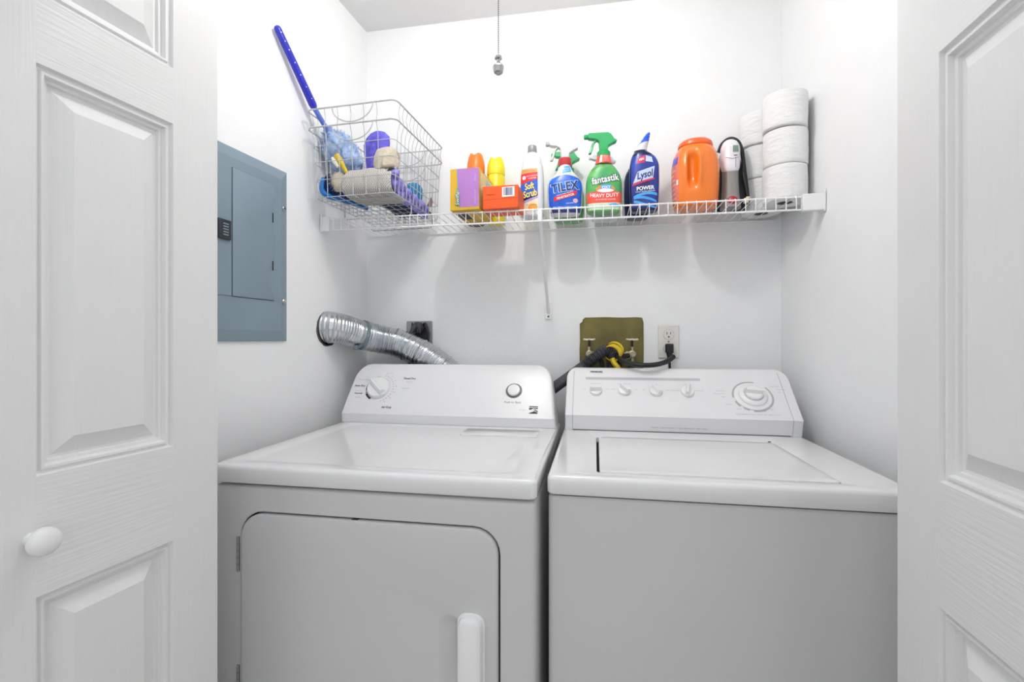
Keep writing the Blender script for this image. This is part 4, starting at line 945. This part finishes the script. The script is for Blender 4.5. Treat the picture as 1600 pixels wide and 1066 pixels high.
# ------------------------------------------------------------ boxes and aerosol cans left
t = empty('refill_box', (-.4115, 1.475, SZ+.0002), R(-3), 'upright yellow and purple cardboard box, right of the wire basket', 'box')
bw, bd, bh = .0485, .165, .133
b = B(); box(b, -bw, bw, 0, bd, 0, bh); bxm = part('carton', b, mat('mustard_carton', 'dcb32a', .5, vary=.04, noise2='d8a82c'), t, bevel=.0012)
def flat(parent, quads, y, m, name='label', label=None):
    b = B()
    for q in quads: b.faces.new([b.verts.new((x, y, z)) for x, z in q])
    o = part(name, b, m, parent, smooth=0)
    if label: o['label'] = label
    return o
swoosh = [(-.020+.010*math.sin((z/.133)*2.2), z) for z in [.001+i*.0131 for i in range(11)]]
flat(t, [[(-.0235+.010*(1-z/.133)**1.5, z) for z in [.009+i*.0123 for i in range(11)]] + [(.0483, .132), (.0483, .009)]], -.0006, mat('orchid_purple_print', 'b27cc4', .5, vary=.03), label='orchid purple field')
b = B(); tube(b, [(-.0240+.010*(1-z/.133)**1.5, -.0004, z) for z in [.009+i*.0123 for i in range(11)]], .0012, 5); part('label', b, SKY, t)
text('Swiffer', .019, lambda x, y: Vector((-.0225-y, -.0022, .040+x)), mat('lime_shadow_print', '3e7f4c', .5, vary=0), t, bold=.0016, shear=.2)
text('Swiffer', .019, lambda x, y: Vector((-.0228-y, -.0028, .0403+x)), WHT, t, shear=.2)
text('SWEEP & TRAP', .007, lambda x, y: Vector((.036-y, -.0012, .040+x)), mat('pale_lilac_print', 'd9b8e4', .5, vary=0), t)
text('REFILLS', .007, lambda x, y: Vector((.036-y, -.0012, .100+x)), mat('pale_lilac_print', '', .5), t)
b = B()
b.faces.new([b.verts.new(p) for p in ((bw+.0008, .012, .010), (bw+.0008, .155, .010), (bw+.0008, .155, .125), (bw+.0008, .012, .125))]); part('label', b, mat('pale_gold_side', 'e2cf7e', .5, vary=.12, vs=50, noise2='c8cbb0'), t, smooth=0)
b = B(); b.faces.new([b.verts.new(p) for p in ((bw+.0014, .07, .09), (bw+.0014, .14, .075), (bw+.0014, .14, .115), (bw+.0014, .08, .12))]); part('label', b, mat('grey_blue_print', 'a9bcc4', .5, vary=.1), t, smooth=0)
b = B(); b.faces.new([b.verts.new(p) for p in ((-bw+.004, .04, -.0001), (-bw+.042, .04, -.0001), (-bw+.042, .12, -.0001), (-bw+.004, .12, -.0001))]); part('base_print', b, BLACK, t, smooth=0)
t = empty('orange_box', (-.2955, 1.477, SZ+.0002), R(-2), 'flat orange cardboard box with a barcode, in front of the yellow aerosol can', 'box')
b = B(); box(b, -.0575, .0575, 0, .098, 0, .072); part('carton', b, mat('bright_orange_carton', 'ee5a14', .45, vary=.03), t, bevel=.0012)
flat(t, [[(.006, .035), (.046, .036), (.046, .067), (.006, .066)]], -.0005, WHT, label='white barcode sticker')
b = B(); random.seed(2); x = .011
while x < .041:
    wd = random.choice((.0008, .0014, .002)); b.faces.new([b.verts.new(p) for p in ((x, -.0010, .040), (x+wd, -.0010, .040), (x+wd, -.0010, .064), (x, -.0010, .064))]); x += wd+random.choice((.0009, .0016))
part('barcode', b, NAVP, t, smooth=0)
flat(t, [[(-.056, .0295), (.056, .0310), (.056, .0302), (-.056, .0287)]], -.0006, mat('dark_orange_fold', 'b8340c', .5, vary=0), name='flap_edge')
texts([('Fragrance', .007, lambda x, y: Vector((-.030+x, -.0009, .0450+y)), {})], mat('brown_print', '8c2c10', .5, vary=0), t)
def can(x, y, h, r, mb, mc, label, mband=None, s=1):
    t = empty('aerosol_can', (x, y, SZ+.0002), 0, label, 'aerosol can')
    b = B(); lathe(b, [(r*.86, 0), (r*.97, .003), (r, .007), (r, h*.70), (r*.97, h*.715), (r*.92, h*.74)], 36); part('can_body', b, mb, t)
    b = B(); n = 36; L_ = []
    hh = h*.735
    for rr, z, cut in ((r*.98, hh, 0), (r*1.0, hh+.012, 0), (r*.98, hh+.030, 0), (r*.86, h-.016, .0), (r*.72, h-.003, .6), (r*.66, h, 1), (r*.52, h-.006, .6), (r*.45, h-.022, 0)):
        L_.append([(rr*math.cos(2*math.pi*j/n), rr*math.sin(2*math.pi*j/n), z-cut*(.007*abs(math.cos(2*math.pi*j/n+.3))**.5*0+.010*max(0, 1-abs(((2*math.pi*j/n) % (2*math.pi))-math.pi*1.5)/.6))) for j in range(n)])
    rings(b, L_); part('cap', b, mc, t)
    b = B(); lathe(b, [(r*.3, h-.024), (r*.3, h-.010), (r*.25, h-.008)], 16); part('spray_button', b, mc, t)
    if mband:
        b = B(); lathe(b, [(r+.0004, h*.55), (r+.0006, h*.695)], 36, cap0=False, cap1=False); part('label', b, mband, t)
    return t
can(-.4265, 1.683, .257, .0325, mat('dark_maroon_can', '5a1820', .3, vary=.1), mat('orange_cap', 'f07c22', .35, vary=.03), 'aerosol can with an orange cap, behind the yellow and purple box', mat('maroon_label', '7a1c26', .35, vary=.15, vs=60))
can(-.352, 1.683, .238, .0325, mat('yellow_can', 'ead62a', .3, vary=.05), mat('yellow_cap', 'f0dc22', .35, vary=.03), 'all-yellow aerosol can, behind the orange barcode box')

# ------------------------------------------------------------ toilet rolls
def roll():
    b = B(); n = 64; r, ri, h = .0605, .021, .106; L_ = []
    for rr, z in ((ri, .004), (ri+.002, .001), (r-.004, 0), (r-.001, .0015), (r, .005), (r+.0006, h*.5), (r, h-.006), (r-.001, h-.002), (r-.005, h), (ri+.002, h-.001), (ri, h-.004)):
        L_.append([(rr*math.cos(2*math.pi*j/n), rr*math.sin(2*math.pi*j/n), z) for j in range(n)])
    rings(b, L_+[L_[0]], False, False); bmesh.ops.remove_doubles(b, verts=b.verts[:], dist=1e-6)
    bmesh.ops.subdivide_edges(b, edges=[e for e in b.edges if abs(e.verts[0].co.z-e.verts[1].co.z) > .03], cuts=5, use_grid_fill=True)
    for v in b.verts:
        if Vector((v.co.x, v.co.y)).length > .05:
            k_ = 1+.012*noise.noise(Vector((v.co.x*30, v.co.y*30, v.co.z*60))); v.co.x *= k_; v.co.y *= k_
    return b
t0 = empty('toilet_roll', (0, 0, 0)); part('paper', roll(), ROLL, t0, smooth=50)
b = B(); L_ = [[(q_*math.cos(2*math.pi*j/32), q_*math.sin(2*math.pi*j/32), z_) for j in range(32)] for q_, z_ in ((.0208, .002), (.0208, .104), (.0198, .104), (.0198, .002))]
rings(b, L_+[L_[0]], False, False); bmesh.ops.remove_doubles(b, verts=b.verts[:], dist=1e-6); part('cardboard_core', b, CARD, t0)
b = B(); tube(b, [(.0617*math.cos(a_), .0617*math.sin(a_), z_) for a_, z_ in ((R(245), .004), (R(245.5), .05), (R(245), .103))], .0006, 4); part('loose_end', b, ROLL, t0)
first = True
for x, y, z, rz, rx, ry, lb in ((.569, 1.575, 0, 20, 0, 0, 'bottom toilet roll of the tall front stack beside the right wall'), (.5705, 1.5755, .1075, 75, 0, 0, 'middle toilet roll of the tall front stack beside the right wall'), (.5660, 1.568, .2155, 140, .6, -.8, 'top toilet roll of the tall front stack beside the right wall'),
                                (.541, 1.698, 0, 10, 0, 0, 'bottom toilet roll of the rear stack, half hidden'), (.541, 1.698, .1075, 50, 0, 0, 'middle toilet roll of the rear stack, half hidden'), (.536, 1.694, .2150, 100, 0, 0, 'top toilet roll of the rear stack, half hidden')):
    if first: o = t0; first = False
    else:
        o = t0.copy(); C.objects.link(o)
        for ch in t0.children: c_ = ch.copy(); C.objects.link(c_); c_.parent = o
    o.location = (x, y, SZ+.0003+z); o.rotation_euler = (R(rx), R(ry), R(rz)); tag(o, lb, 'toilet roll', 'toilet rolls stacked at the right end of the shelf')
